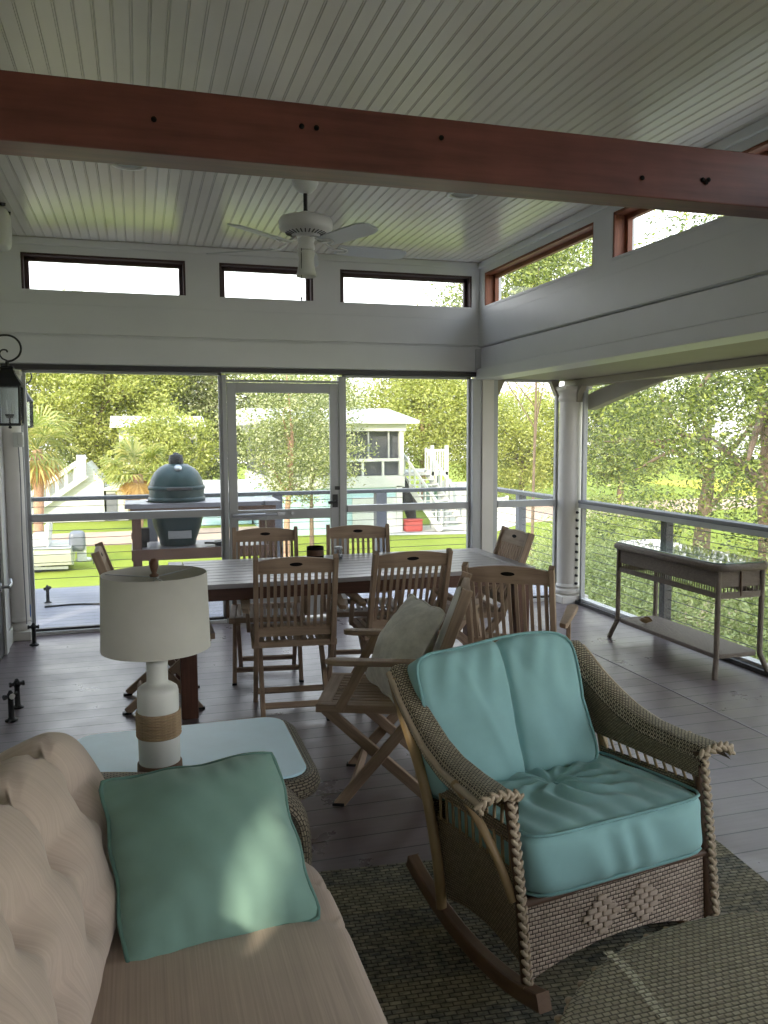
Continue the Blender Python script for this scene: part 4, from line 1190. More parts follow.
def bfn(w, x):
    y = x.y + 1.20; f = max(0, w.x); d = 0; tp = max(0, w.z)
    for q in TY:
        # channel between puffs: only a dimple low, a clear notch along the top
        g = .6 * math.exp(-abs(y - q) / .016) + .5 * math.exp(-((y - q) / .04) ** 2)
        d -= g * .022 * (.25 + .75 * max(0, min(1, (w.z + .5))))
        for z_ in TZr:
            r2 = ((y - q) / .06) ** 2 + ((w.z - z_) / .24) ** 2
            d -= .046 * math.exp(-r2)
            d -= .012 * math.exp(-abs(w.z - z_ - .25 * (y - q)) / .045) * math.exp(-((y - q) / .11) ** 2)
            # creases fanning from the button
            an = math.atan2((w.z - z_) * .22, (y - q))
            rr = math.sqrt(r2)
            d += .0028 * math.sin(5 * an + y * 9) * math.exp(-((rr - 1.4) / .8) ** 2)
    d += .030 * (1 - w.z ** 2)
    notch = 0
    for q in TY: notch += math.exp(-((y - q) / .04) ** 2)
    end = max(0, w.y) * (1 - w.z ** 2) * .03
    return (d * f, end, -.040 * notch * tp + tp * .02)
m = MB(); m.rbox((0, 0, 0), (.20, 1.98, .445), (8, 190, 36), 5, bfn, Bs); bkc = m.build('back_cushion', M['sofa'], t, world=True)
m = MB()
for q in TY:
    for z_ in TZr:
        p = Bs @ V(.073, q - 1.20, z_ * .19); m.ball(p, .009, .012, .012, 8, 5)
m.build('tuft_buttons', M['sofa'], t, world=True)
for ya, s in ((2.235, 1), (.12, -1)):
    path = smooth_path([(-.46, ya, .64), (-.2, ya, .635), (.08, ya, .60), (.27, ya, .57), (.365, ya, .53), (.408, ya, .45), (.41, ya, .30), (.40, ya, .03)], 6)
    m = MB(); m.sweep(path, [(.075 * math.cos(2 * PI * k / 12), .026 * math.sin(2 * PI * k / 12)) for k in range(12)], up=(.7, 0, .7), smooth=True); m.build('arm', M['rim_weave'], t, world=True)
    m = MB(); m.prism([(p.x, p.z) for p in path] + [(-.46, .03)], ya - .02, ya + .02, 'y'); m.build('arm_panel', M['rim_weave'], t, world=True)
m = MB(); m.box(-.60, .385, .2, 2.16, .10, .308); m.build('base_frame', M['rim_weave'], t, world=True)
m = MB(); m.grid(lambda u, w: V(-.60 - .12 * w, .14 + 2.08 * u, .3 + .50 * w), 10, 6, uvfn=lambda u, w: (u * 2.1, w * .5)); m.build('back_frame', M['rim_weave'], t, world=True)
for x in (-.42, .34):
    for y in (.24, 2.12):
        m = MB(); m.tube([(x, y, .12), (x, y, .0)], .025, 8); m.build('leg', M['dark_cane'], t, world=True)

BL = V(-.062, 1.69, .462); BR = V(.345, 1.765, .470); TL = V(-.075, 2.01, .715); TR = V(.326, 2.02, .735)
r = (BR - BL).normalized(); u = ((TL - BL) + (TR - BR)) / 2
knife_pillow('throw_pillow', 'sage green square throw pillow with piping on the beige sofa', (M['sage'], M['sage_pip']), (BL + BR + TL + TR) / 4 + V(-.006, 0, .002), r - u * .055, u, .43, .235, 34, .009, 11)
# ================================================================== OUTSIDE: DECK
G = -2.4
m = MB(); m.box(-1.4, 4.0, 6.935, 9.06, -.14, -.015); struct(m.build('deck_floor', M['deck']))
m = MB(); m.box(-1.4, 4.0, 9.06, 9.10, -.32, -.015); struct(m.build('deck_fascia', M['postgrey']))
for x in (-1.2, 1.4, 3.8):
    m = MB(); m.box(x - .07, x + .07, 8.9, 9.04, G, -.14); struct(m.build('deck_support', M['postgrey']))
t = thing('hose', 'dark hose lying across the outside deck boards near the railing', 'hose', (-.9, 8.05, -.015))
m = MB(); m.tube(smooth_path([(.03, .0, .008), (.3, .04, .008), (.6, -.02, .008), (1.0, .05, .008), (1.5, .0, .008)], 8), .009, 6); m.build('tube', M['black'], t)

def railing(label, p0, p1, posts, zt, ncab, z0=.10, z1=.84, pm=None):
    """cable railing: cap, posts, tensioned wires"""
    a, b = V(*p0), V(*p1); dr = (b - a).normalized()
    t = thing('deck_railing', label, 'railing', tuple(a), 0, 'cable railings around the deck')
    b0 = b - a; nrm = V(-dr.y, dr.x, 0)
    m = MB(); m.bar((0, 0, zt - .025), tuple(b0 + V(0, 0, zt - .025)), .11, .04); m.build('top_rail', M['rail_grey'], t, bevel=.006)
    for q, w in posts:
        p = dr * q; m = MB()
        m.bar((p.x, p.y, -.3), (p.x, p.y, zt - .045), w, w, up=tuple(dr)); m.build('post', pm or M['postgrey'], t, bevel=.004)
    for k in range(ncab):
        z = z0 + (z1 - z0) * k / (ncab - 1)
        m = MB(); m.tube([(0, 0, z), tuple(b0 + V(0, 0, z))], .0032, 5); m.build('cable', M['cable'], t)
    return t
railing('front cable railing behind the green grill table', (-1.25, 9.0, 0), (3.92, 9.0, 0), [(.05, .09), (1.37, .10), (2.70, .10), (3.88, .125), (5.12, .10)], .945, 10)
railing('side cable railing running on from the round column to the deck corner', (3.92, 6.98, 0), (3.92, 8.94, 0), [(.06, .13), (1.05, .085)], .955, 10)
railing('side cable railing just outside the long screen behind the wicker console', (3.955, -2.1, 0), (3.955, 6.62, 0), [(.3, .07), (2.2, .07), (4.0, .07), (5.8, .07), (7.62, .07)], .945, 11, .11, .84, M['bronze'])
m = MB(); m.sweep([(3.97, 6.70, 1.84), (3.97, 6.4, 1.90), (3.97, 6.0, 1.962), (3.97, 5.6, 2.005), (3.97, 5.2, 2.028)], rect(.09, .14), up=(0, 0, 1), scales=[1, 1, .85, .5, .2]); tag(m.build('eave_brace', M['taupe'], None, bevel=.006), 'grey curved timber brace rising from the round column to the eave', 'brace')

# kamado grill in its wooden table
t = thing('grill_table', 'brown wooden outdoor table with a grey top holding the green grill', 'table', (.58, 8.42, -.015))
x0, x1, y0, y1 = -.72, .76, -.33, .33
gx = -.24
m = MB(); hole = .285
ring_ = [(gx + hole * math.cos(2 * PI * k / 32), hole * math.sin(2 * PI * k / 32)) for k in range(32)]
outr = []
for k in range(32):
    a = 2 * PI * k / 32; c_, s_ = math.cos(a), math.sin(a)
    tx = ((x1 - gx) / c_) if c_ > 1e-6 else ((x0 - gx) / c_ if c_ < -1e-6 else 1e9); ty = (y1 / s_) if s_ > 1e-6 else (y0 / s_ if s_ < -1e-6 else 1e9)
    q = min(tx, ty); outr.append((gx + q * c_, q * s_))
vs = [(x, y, z) for z in (.925, .885) for x, y in ring_ + outr]
fs = []
for k in range(32):
    j = (k + 1) % 32
    fs += [(k, 32 + k, 32 + j, j), (64 + k, 64 + j, 96 + j, 96 + k), (k, j, 64 + j, 64 + k), (32 + k, 96 + k, 96 + j, 32 + j)]
m.add(vs, fs)
for cxx, cyy in ((x0, y0), (x0, y1), (x1, y0), (x1, y1)): m.box(min(cxx, cxx * .8), max(cxx, cxx * .8), min(cyy, cyy * .8), max(cyy, cyy * .8), .885, .925)
m.build('tabletop', M['stone'], t)
for x in (x0 + .06, x1 - .14):
    for y in (y0 + .04, y1 - .12):
        m = MB(); m.box(x, x + .085, y, y + .085, 0, .885); m.build('leg', M['grill_wood'], t, bevel=.004)
m = MB(); m.box(x0 + .05, x1 - .05, y0 + .03, y1 - .03, .455, .49); m.build('shelf', M['stone'], t)
m = MB(); m.box(x0 + .05, x1 - .05, y0 + .005, y0 + .03, .385, .49); m.box(x0 + .05, x1 - .05, y0 + .005, y0 + .03, .83, .885); m.build('apron', M['grill_wood'], t)
t = thing('kamado_grill', 'dark green egg shaped ceramic grill set into the wooden deck table', 'grill', (.355, 8.42, .476))
t.scale = (1, 1, .955)
m = MB(); m.lathe([(0, 0), (.165, 0), (.175, .012), (.18, .05), (.2, .11), (.232, .20), (.252, .30), (.262, .40), (.265, .455), (0, .455)], n=40); body = m.build('fire_bowl', M['kamado'], t)
m = MB(); m.box(-.10, .12, -.222, -.17, .085, .165); m.build('draft_door', M['steel'], body, bevel=.004)
m = MB(); m.lathe([(.262, .455), (.276, .458), (.276, .50), (.262, .503)], n=40); m.lathe([(.262, .575), (.276, .578), (.276, .615), (.262, .618)], n=40); m.build('band', M['kamado'], t)
m = MB(); m.lathe([(.265, .455), (.267, .60), (.262, .63), (.246, .69), (.212, .755), (.163, .805), (.11, .835), (.075, .842), (0, .842)], n=40); dome = m.build('lid', M['kamado'], t)
m = MB(); m.lathe([(.07, .838), (.072, .895), (.064, .905), (.066, .93), (.03, .94), (.022, .955), (0, .96)], n=24); m.build('chimney_cap', M['black'], dome)
m = MB(); m.lathe([(0, .0), (.038, .0), (.038, .012), (0, .014)], n=20, M=Matrix.Translation((.01, -.172, .80)) @ Matrix.Rotation(R(55), 4, 'X')); m.build('thermometer', M['steel'], dome)
m = MB(); m.bar((-.11, -.335, .60), (.13, -.335, .60), .03, .03); m.bar((-.09, -.335, .60), (-.08, -.26, .60), .02, .02); m.bar((.11, -.335, .60), (.10, -.26, .60), .02, .02); m.build('lid_handle', M['bronze'], dome, bevel=.005)
m = MB(); m.box(-.04, .04, .24, .30, .44, .56); m.build('hinge', M['black'], t)
t = thing('grill_tool', 'black ash tool and box on the left of the grill shelf', 'tool', (.03, 8.30, .475))
m = MB(); m.box(-.09, .05, -.05, .06, .05, .19); m.box(-.12, -.08, -.03, .03, .08, .15); m.build('tool_box', M['black'], t, bevel=.01)
m = MB(); m.bar((.0, 0, .0), (.0, 0, .1), .05, .05); m.build('foot', M['black'], t)
t = thing('grill_grate', 'black flat grate lying on the right of the grill shelf', 'grate', (.82, 8.25, .475))
m = MB(); m.rbox((0, 0, .02), (.24, .2, .04), 6, 6); m.build('plate', M['black'], t)
m = MB(); m.bar((-.22, 0, .025), (-.1, 0, .02), .03, .02); m.build('handle', M['black'], t)

# ================================================================== OUTSIDE: GROUND, BUILDINGS
def ground(name, pts, mat, z):
    m = MB(); n = len(pts); m.add([(x, y, z) for x, y in pts], [list(range(n))]); return struct(m.build(name, mat))
ground('lawn', [(-70, -30), (90, -30), (90, 120), (-70, 120)], M['lawn'], G)
ground('bounce_ground', [(-8, -20), (14, -20), (15, 16), (4, 19.5), (-8, 19)], M['bounce_ground'], G + .006)  # brown ground added near the porch to keep bounced light neutral
ground('road', [(-40, 30.5), (2.5, 31.5), (6.5, 33.0), (6.5, 36.0), (-40, 35.5)], M['road'], G + .012)
ground('road', [(14, 33), (40, 38), (40, 44), (15, 40)], M['road'], G + .012)
ground('driveway', [(9.2, 31.0), (13.4, 30.2), (16.5, 33.5), (9.2, 34)], M['concrete'], G + .016)
ground('marsh', [(26, -20), (34, -20), (60, 60), (40, 60)], M['marsh'], G + .02)
ground('water', [(34, -20), (90, -20), (90, 90), (62, 60)], M['water'], G + .03)

def house_box(e, name, x0, x1, y0, y1, z0, z1, mat):
    m = MB(); m.box(x0, x1, y0, y1, z0, z1); return m.build(name, mat, e, world=True)
# neighbour with a screened porch
t = thing('neighbour_house', 'white two storey house with a dark screened porch and pale blue lower walls', 'house', (7.6, 34, G))
house_box(t, 'lower_wall', 4.9, 10.25, 32.1, 40, G, -.55, M['blue_siding'])
house_box(t, 'lower_panel', 8.2, 10.1, 32.04, 32.1, G, -.95, M['white'])
house_box(t, 'porch_band', 4.9, 10.4, 32.0, 40, -.55, -.08, M['white'])
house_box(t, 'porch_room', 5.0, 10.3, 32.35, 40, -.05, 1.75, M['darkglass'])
house_box(t, 'eave_board', 4.8, 10.45, 31.95, 40.1, 1.72, 2.02, M['white'])
m = MB(); m.prism([(31.6, 2.02), (40.3, 2.02), (40.3, 2.75), (36, 2.75), (31.6, 2.14)], 4.4, 10.9, 'x'); m.build('roof', M['roof'], t, world=True)
for x in (4.95, 6.6, 10.27): house_box(t, 'porch_post', x - .09, x + .09, 32.0, 32.2, -.1, 1.75, M['white'])
for x in (7.6, 8.65, 9.5): house_box(t, 'screen_post', x - .045, x + .045, 32.05, 32.15, -.1, .55, M['white'])
for x in (7.9, 8.9, 9.75): house_box(t, 'mullion', x - .03, x + .03, 32.08, 32.14, .55, 1.75, M['frame'])
house_box(t, 'porch_rail', 5.0, 10.3, 32.02, 32.12, .50, .62, M['white'])
house_box(t, 'corner_board', 10.05, 10.3, 32.0, 32.12, G, -.5, M['white'])
# stairs and landing beside it
t = thing('outdoor_stairs', 'white wooden staircase climbing to a railed landing beside the neighbour house', 'stairs', (11.8, 31.5, G))
m = MB()
n = 12
for k in range(n):
    f = k / (n - 1); x = 12.25 - 1.25 * f; z = G + .2 + 2.35 * f
    m.box(x - .55, x + .55, 31.3 + .12 * k, 31.58 + .12 * k, z - .045, z)
m.build('treads', M['white'], t, world=True)
for s in (-.58, .58):
    m = MB(); m.bar((12.3 + s, 31.3, G + .05), (11.0 + s, 32.85, .05), .06, .24); m.build('stringer', M['white'], t, world=True)
    m = MB(); m.bar((12.3 + s, 31.25, G + 1.0), (11.0 + s, 32.8, 1.0), .06, .10); m.build('handrail', M['white'], t, world=True)
    for k in range(9):
        f = k / 8; x = 12.3 - 1.3 * f + s; y = 31.25 + 1.55 * f; z = G + .1 + 2.35 * f
        m = MB(); m.box(x - .03, x + .03, y - .03, y + .03, z, z + .95); m.build('baluster', M['white'], t, world=True)
house_box(t, 'landing', 10.4, 12.6, 32.8, 35, -.15, .0, M['white'])
for x in (10.5, 11.9, 12.55):
    house_box(t, 'post', x - .07, x + .07, 32.8, 32.94, G, 1.12, M['white'])
house_box(t, 'landing_rail', 11.6, 12.6, 32.83, 32.9, .86, .96, M['white'])
for k in range(8):
    x = 11.7 + .11 * k; house_box(t, 'picket', x - .03, x + .03, 32.84, 32.88, 0, .9, M['white'])
t = thing('picket_fence', 'white stepped board fence to the right of the outdoor stairs', 'fence', (14, 34, G))
for k in range(7):
    x = 12.9 + .55 * k; h = 1.95 - .16 * k
    m = MB(); m.box(x - .26, x + .26, 34, 34.06, G, G + h); m.build('board', M['white'], t, world=True)
    m = MB(); m.box(x - .33, x - .24, 33.95, 34.1, G, G + h + .22); m.build('post', M['white'], t, world=True)
t = thing('pale_building', 'low pale blue building seen past the white fence', 'building', (16, 38, G))
house_box(t, 'wall', 14, 16.6, 37, 40, G, -1.1, M['blue_siding'])
m = MB(); m.prism([(36.7, -1.1), (40.3, -1.1), (38.5, -.8)], 13.8, 16.8, 'x'); m.build('roof', M['roof'], t, world=True)
t = thing('storage_crate', 'red plastic crate under the white outdoor stairs', 'crate', (10.75, 32.0, G))
m = MB(); m.rbox((0, 0, .23), (.75, .45, .46), 6, 8); m.build('tub', M['redp'], t)
m = MB(); m.rbox((0, 0, .48), (.8, .5, .07), 6, 6); m.build('lid', M['redp'], t)
t = thing('kayak', 'dark kayak leaning upright in the shade beneath the stair landing', 'kayak', (11.0, 32.5, G))
Mk = Matrix.Rotation(R(-14), 4, 'Y')
m = MB(); m.lathe([(0, 0), (.08, .1), (.22, .6), (.27, 1.2), (.2, 1.9), (.08, 2.3), (0, 2.42)], n=12, M=Mk, sx=1, sy=.6); h = m.build('hull', M['black'], t)
m = MB(); m.ball((.04, -.16, 1.2), .14, .05, .35, 10, 6, Mk); m.build('cockpit', M['bronze'], t)

# white stair building far left, shed, house behind the trees
t = thing('white_outbuilding', 'white gabled outbuilding with a stepped outside stair at far left', 'building', (-3.3, 41, G))
m = MB(); m.prism([(-5.6, G - .6), (-1.6, G - .6), (-1.6, -.55), (-2.0, -.05), (-2.3, .35), (-5.4, -1.6)], 40.5, 45, 'y'); m.build('gable', M['siding'], t, world=True)
for k in range(8):
    f = k / 7; x = -5.2 + 2.8 * f; z = -1.65 + 1.95 * f
    house_box(t, 'stair_picket', x - .07, x + .07, 40.2, 40.32, z - .75, z + .35, M['white'])
m = MB(); m.bar((-5.4, 40.2, -1.5), (-2.3, 40.2, .65), .12, .22); m.bar((-5.4, 40.2, -2.35), (-2.3, 40.2, -.2), .12, .25); m.build('stair_rail', M['white'], t, world=True)
house_box(t, 'chimney_post', -2.72, -2.32, 40.1, 40.5, -.3, .72, M['white'])
t = thing('grey_shed', 'small pale shed with grey corner beside the white outbuilding', 'shed', (-.9, 41, G))
house_box(t, 'wall', -1.5, -.55, 40.6, 43, G - .6, -.95, M['siding'])
house_box(t, 'door', -1.5, -1.02, 40.55, 40.6, G - .6, -1.1, M['postgrey'])
m = MB(); m.prism([(-1.6, -.95), (-.45, -.95), (-.45, -.85), (-1.0, -.6), (-1.6, -.85)], 40.4, 43.2, 'y'); m.build('roof', M['roof'], t, world=True)
t = thing('far_house', 'pale house with a white eave showing through the trees at left', 'house', (1.0, 50, G))
house_box(t, 'wall', -.9, 2.9, 43.2, 46, G, 1.9, M['siding'])
m = MB(); m.prism([(42.6, 2.0), (46.4, 2.0), (44.5, 2.6)], -1.3, 3.3, 'x'); m.build('roof', M['roof'], t, world=True)
for x in (0.0, 1.1, 2.1): house_box(t, 'window', x, x + .6, 43.15, 43.2, .4, 1.4, M['darkglass'])
t = thing('long_building', 'long low pale blue sided building behind the grill', 'building', (4, 36, G))
house_box(t, 'wall', .9, 4.8, 37, 40, G, -.95, M['blue_siding'])
m = MB(); m.prism([(36.6, -.95), (40.4, -.95), (38.5, -.45)], .7, 5.0, 'x'); m.build('roof', M['roof'], t, world=True)

# boat on its trailer
t = thing('motor_boat', 'white centre console motor boat with a silver outboard parked on the lawn', 'boat', (-3.5, 26.3, G - .3))
t.scale = (.95, .95, .80)
secs = []
N = 14
vs = []; fs = []
for i in range(N + 1):
    f = i / N; x = -2.6 + 4.2 * f           # bow (-x) to stern (+x)
    w = .95 * (1 - (1 - min(1, f * 1.5)) ** 2.2); dk_ = 1.28 + .35 * (1 - f) ** 2; kl = .48 + .55 * (1 - min(1, f * 1.6)) ** 2
    sec = [(-w, dk_), (-w * .96, dk_ - .25), (-w * .78, kl + .16), (0, kl), (w * .78, kl + .16), (w * .96, dk_ - .25), (w, dk_)]
    vs += [(x, a, b) for a, b in sec]
for i in range(N):
    for k in range(6): fs.append((i * 7 + k, i * 7 + k + 1, i * 7 + 8 + k, i * 7 + 7 + k))
fs.append(tuple(range(N * 7, N * 7 + 7))); 
for i in range(N): fs.append((i * 7, i * 7 + 7, i * 7 + 13, i * 7 + 6))
m = MB(); m.add(vs, fs); hull = m.build('hull', M['gel'], t)
m = MB()
for s in (-1, 1): m.tube([vs[i * 7 + (0 if s < 0 else 6)] for i in range(N + 1)], .04, 6)
m.build('rub_rail', M['steel'], hull)
m = MB(); m.box(-.5, .15, -.35, .35, 1.3, 1.95); m.prism([(-.5, 1.95), (-.1, 1.95), (-.3, 2.3), (-.36, 2.3)], -.34, .34, 'y'); m.build('console', M['gel'], t, bevel=.04)
m = MB(); m.box(.45, .95, -.4, .4, 1.3, 1.75); m.box(.82, .95, -.4, .4, 1.75, 2.1); m.build('leaning_seat', M['white'], t, bevel=.05)
for y in (-.5, .5):
    m = MB(); m.tube(smooth_path([(.9, y, 1.3), (.95, y, 1.9), (.95, y, 2.15)], 4), .03, 6, up=(0, 1, 0)); m.build('grab_post', M['gel'], t)
m = MB(); m.rbox((1.74, 0, 1.40), (.50, .46, .78), 10, 4, M=None); m.build('outboard_cowl', M['outboard'], t)
m = MB(); m.box(1.72, 2.0, -.1, .1, .62, 1.4); m.box(1.55, 1.75, -.16, .16, 1.0, 1.45); m.lathe([(0, 0), (.09, .08), (.09, .45), (0, .55)], n=12, M=Matrix.Translation((1.65, 0, .68)) @ Matrix.Rotation(PI / 2, 4, 'Y')); m.build('outboard_leg', M['gel'], t, bevel=.02)
m = MB()
for k in range(3):
    a = 2 * PI * k / 3; m.bar((2.2, 0, .68), (2.2, .19 * math.cos(a), .68 + .19 * math.sin(a)), .02, .11)
m.build('propeller', M['bronze'], t)
t2 = thing('boat_trailer', 'low metal boat trailer under the white motor boat', 'trailer', (-3.5, 26.3, G))
t2.scale = (.95, .95, .80)
m = MB()
for y in (-.7, .7): m.bar((-2.6, y * .4, .16), (1.5, y, .16), .08, .1)
m.bar((.3, -.6, .2), (.3, .6, .2), .08, .08); m.bar((1.2, -.7, .16), (1.2, .7, .16), .08, .08); m.build('frame', M['steel'], t2)
for y in (-.55, .55):
    for x in (-.05, .6):
        Mx = Matrix.Translation((x, y, .22)) @ Matrix.Rotation(PI / 2, 4, 'X')
        m = MB(); m.lathe([(.12, -.08), (.20, -.08), (.22, -.06), (.22, .06), (.20, .08), (.12, .08)], n=24, M=Mx); wh = m.build('wheel', M['black'], t2)
        m = MB(); m.lathe([(0, -.06), (.115, -.06), (.12, .0), (.115, .06), (0, .06)], n=20, M=Mx); m.build('rim', M['steel'], wh)
    m = MB(); m.sweep([(-.40, y, .25), (-.34, y, .42), (-.1, y, .48), (.65, y, .48), (.89, y, .42), (.95, y, .25)], rect(.24, .02), up=(0, 0, 1)); m.build('mudguard', M['gel'], t2)

# ================================================================== OUTSIDE: TREES
def leaf_cloud(rng, centers, per, spread, size, flat=1.0, droop=0):
    """little folded leaf quads scattered round cluster centres; returns verts, faces arrays"""
    n = len(centers) * per
    C = np.repeat(np.array(centers), per, axis=0)
    P = C + rng.normal(0, 1, (n, 3)) * np.array(spread)
    if droop: P[:, 2] -= droop * np.abs(rng.normal(0, 1, n))
    a = rng.normal(0, 1, (n, 3)); a[:, 2] *= flat; a /= np.linalg.norm(a, axis=1)[:, None]
    b = rng.normal(0, 1, (n, 3)); b -= a * (a * b).sum(1)[:, None]; b /= np.linalg.norm(b, axis=1)[:, None]
    s = size * rng.uniform(.6, 1.35, (n, 1))
    v = np.empty((n, 4, 3))
    v[:, 0] = P - a * s; v[:, 1] = P + b * s * .42; v[:, 2] = P + a * s; v[:, 3] = P - b * s * .42
    return v.reshape(-1, 3)
def foliage(name, verts, mat, parent):
    n = len(verts) // 4
    me = bpy.data.meshes.new(name); me.vertices.add(n * 4); me.vertices.foreach_set('co', verts.astype(np.float32).ravel())
    me.loops.add(n * 4); me.loops.foreach_set('vertex_index', np.arange(n * 4, dtype=np.int32))
    me.polygons.add(n); me.polygons.foreach_set('loop_start', np.arange(0, n * 4, 4, dtype=np.int32)); me.polygons.foreach_set('loop_total', np.full(n, 4, dtype=np.int32))
    me.materials.append(mat); me.update(calc_edges=True); me.validate()
    o = bpy.data.objects.new(name, me); COL.objects.link(o); o.parent = parent; return o
def tree(name, label, cat, loc, h, crown, rad, leafmat, barkmat, ncl, per, size, seed, spread=.45, trunk=.22, lean=0, group=None, droop=0, branches=7, shell=.55):
    """trunk with branches reaching into an irregular crown. crown: centre (dx,dy,z above base)"""
    rng = np.random.default_rng(seed); rnd = random.Random(seed)
    t = thing(name, label, cat, loc, 0, group)
    cc = np.array(crown); cs = []
    bumps = rng.normal(0, 1, (9, 3)); bumps /= np.linalg.norm(bumps, axis=1)[:, None]; amp = rng.uniform(-.28, .3, 9)
    while len(cs) < ncl:
        d = rng.normal(0, 1, 3); d /= np.linalg.norm(d)
        r = shell + (1 - shell) * rng.random() ** .6
        if rng.random() < .3: r *= rng.random() ** .5
        k = 1 + (amp * np.exp(-(1 - bumps @ d) * 4)).sum()
        p = cc + d * r * k * np.array(rad)
        if p[2] > .15: cs.append(p)
    foliage('foliage', leaf_cloud(rng, cs, per, (spread, spread, spread * .7), size, .7, droop), leafmat, t)
    m = MB(); top = V(crown[0] * .6, crown[1] * .6, crown[2])
    if trunk > 0:
        pts = smooth_path([(0, 0, -.1), (lean * .4, 0, crown[2] * .35), (top.x * .5 + lean * .8, top.y * .5, crown[2] * .7), (top.x, top.y, crown[2] * 1.05)], 5)
        m.tube(pts, [trunk * (1 - .65 * i / (len(pts) - 1)) for i in range(len(pts))], 9, up=(0, 1, 0))
        m.build('trunk', barkmat, t)
        for k in range(branches):
            p = pts[int(len(pts) * rnd.uniform(.4, .95)) - 1]; q = V(*cs[rnd.randrange(len(cs))]); mid = p.lerp(q, .5) + V(rnd.uniform(-.3, .3), rnd.uniform(-.3, .3), rnd.uniform(-.1, .5))
            b = MB(); pp = smooth_path([p, mid, q], 5); b.tube(pp, [trunk * .36 * (1 - .75 * i / (len(pp) - 1)) for i in range(len(pp))], 6, up=(.3, .9, .1)); b.build('branch', barkmat, t)
    return t
def palm(label, loc, h, r, seed, green=True):
    rnd = random.Random(seed)
    t = thing('palm_tree', label, 'palm', loc, 0, 'cabbage palms on the left')
    m = MB(); pts = [(.12 * math.sin(2 * k / 8), 0, h * k / 8) for k in range(9)]
    m.tube(pts, [.17 + .02 * (k % 2) for k in range(9)], 10, up=(0, 1, 0)); m.build('trunk', M['pink_bark'], t)
    for pi, (nf, mat, lo, hi) in enumerate(((30, M['frond'], -.5, 1.3), (16, M['frond_dry'], -1.35, -.5))):
        m = MB()
        for k in range(nf):
            az = rnd.uniform(0, 2 * PI); el = rnd.uniform(lo, hi)
            d = V(math.cos(az) * math.cos(el), math.sin(az) * math.cos(el), math.sin(el)); L = r * rnd.uniform(.75, 1.05) * (1 if pi == 0 else .72)
            base = V(pts[-1][0], 0, h); hub = base + d * L * .45
            m.tube([base, base.lerp(hub, .5) + V(0, 0, .03), hub], .018, 4)
            sd = d.cross(V(0, 0, 1)); sd = sd.normalized() if sd.length > .05 else V(1, 0, 0); up = sd.cross(d)
            nb = 13
            for j in range(nb):
                a = (j / (nb - 1) - .5) * 2.9; dr = (d * math.cos(a) + sd * math.sin(a)).normalized(); l = L * .62 * (1 - .22 * abs(a) / 1.45); w = .04
                cr_ = dr.cross(up).normalized() * w; q1 = hub + dr * l * .6 - V(0, 0, .05 * l); q2 = hub + dr * l - V(0, 0, .34 * l)
                m.add([hub, q1 + cr_, q2, q1 - cr_], [(0, 1, 2, 3)])
        m.build('fronds' if pi == 0 else 'dry_fronds', mat, t)
    return t
LG = 'trees beyond the deck'
tree('broadleaf_tree', 'broad bright yellow green tree above the palms at far left', 'tree', (-2.2, 48, G), 9, (0, 0, 6.6), (4.6, 3.5, 4.6), M['leaf_yellow'], M['bark'], 420, 150, .10, 1, .42, group=LG)
tree('broadleaf_tree', 'dark tree peeking out behind the near lantern at far left', 'tree', (-7.4, 52, G), 9, (0, 0, 7.2), (3.4, 2.8, 4.4), M['leaf_oak'], M['bark'], 160, 130, .10, 2, .45, group=LG)
tree('broadleaf_tree', 'tall green tree filling the gap between left screen and door', 'tree', (4.0, 50, G), 9, (0, 0, 5.9), (4.3, 3, 4.9), M['leaf_mid'], M['bark'], 320, 130, .11, 3, .5, group=LG)
tree('broadleaf_tree', 'pink trunked tree with pale speckled leaves seen through the screen door', 'tree', (4.55, 26.5, G), 8, (.4, 0, 4.15), (1.9, 1.7, 2.6), M['leaf_mid'], M['pink_bark'], 190, 100, .055, 4, .26, .12, .1, LG)
tree('broadleaf_tree', 'spreading oak behind the neighbour house and stairs', 'tree', (15.0, 43, G), 9, (0, 0, 5.6), (3.6, 2.6, 4.0), M['leaf_yellow'], M['pink_bark'], 320, 140, .09, 5, .45, group=LG)
tree('broadleaf_tree', 'rounded green tree right of the corner post through the narrow screen', 'tree', (21.5, 44, G), 9, (0, 0, 3.6), (3.6, 3.2, 3.0), M['leaf_yellow'], M['bark'], 320, 130, .09, 6, .45, group=LG)
tree('broadleaf_tree', 'lower dark tree next to the round column in the narrow screen', 'tree', (27.5, 43, G), 9, (0, 0, 3.9), (3.6, 3.2, 3.2), M['leaf_oak'], M['bark'], 260, 130, .10, 7, .45, group=LG)
tree('broadleaf_tree', 'small tree at the left edge of the house in the right front screen', 'tree', (5.9, 29, G), 7, (0, 0, 4.0), (1.1, 1.0, 2.0), M['leaf_mid'], M['bark'], 90, 80, .055, 8, .22, .09, group=LG)
tree('broadleaf_tree', 'thin leafy tree in front of the far pale house below its white eave', 'tree', (.95, 40.5, G), 7, (0, 0, 3.0), (2.1, 1.2, 2.2), M['leaf_yellow'], M['bark'], 170, 130, .085, 12, .34, .1, group=LG)
palm('taller cabbage palm beside the near lantern', (-3.7, 33, G), 3.5, 2.15, 1)
palm('cabbage palm just left of the green grill', (-.15, 31, G), 2.6, 1.7, 2)
tree('hedge', 'bright low hedge under the palms behind the white outbuilding', 'hedge', (-5.2, 46.5, G), 2, (0, 0, 1.9), (3.4, .9, 1.9), M['leaf_shrub'], M['bark'], 150, 110, .08, 9, .3, 0)
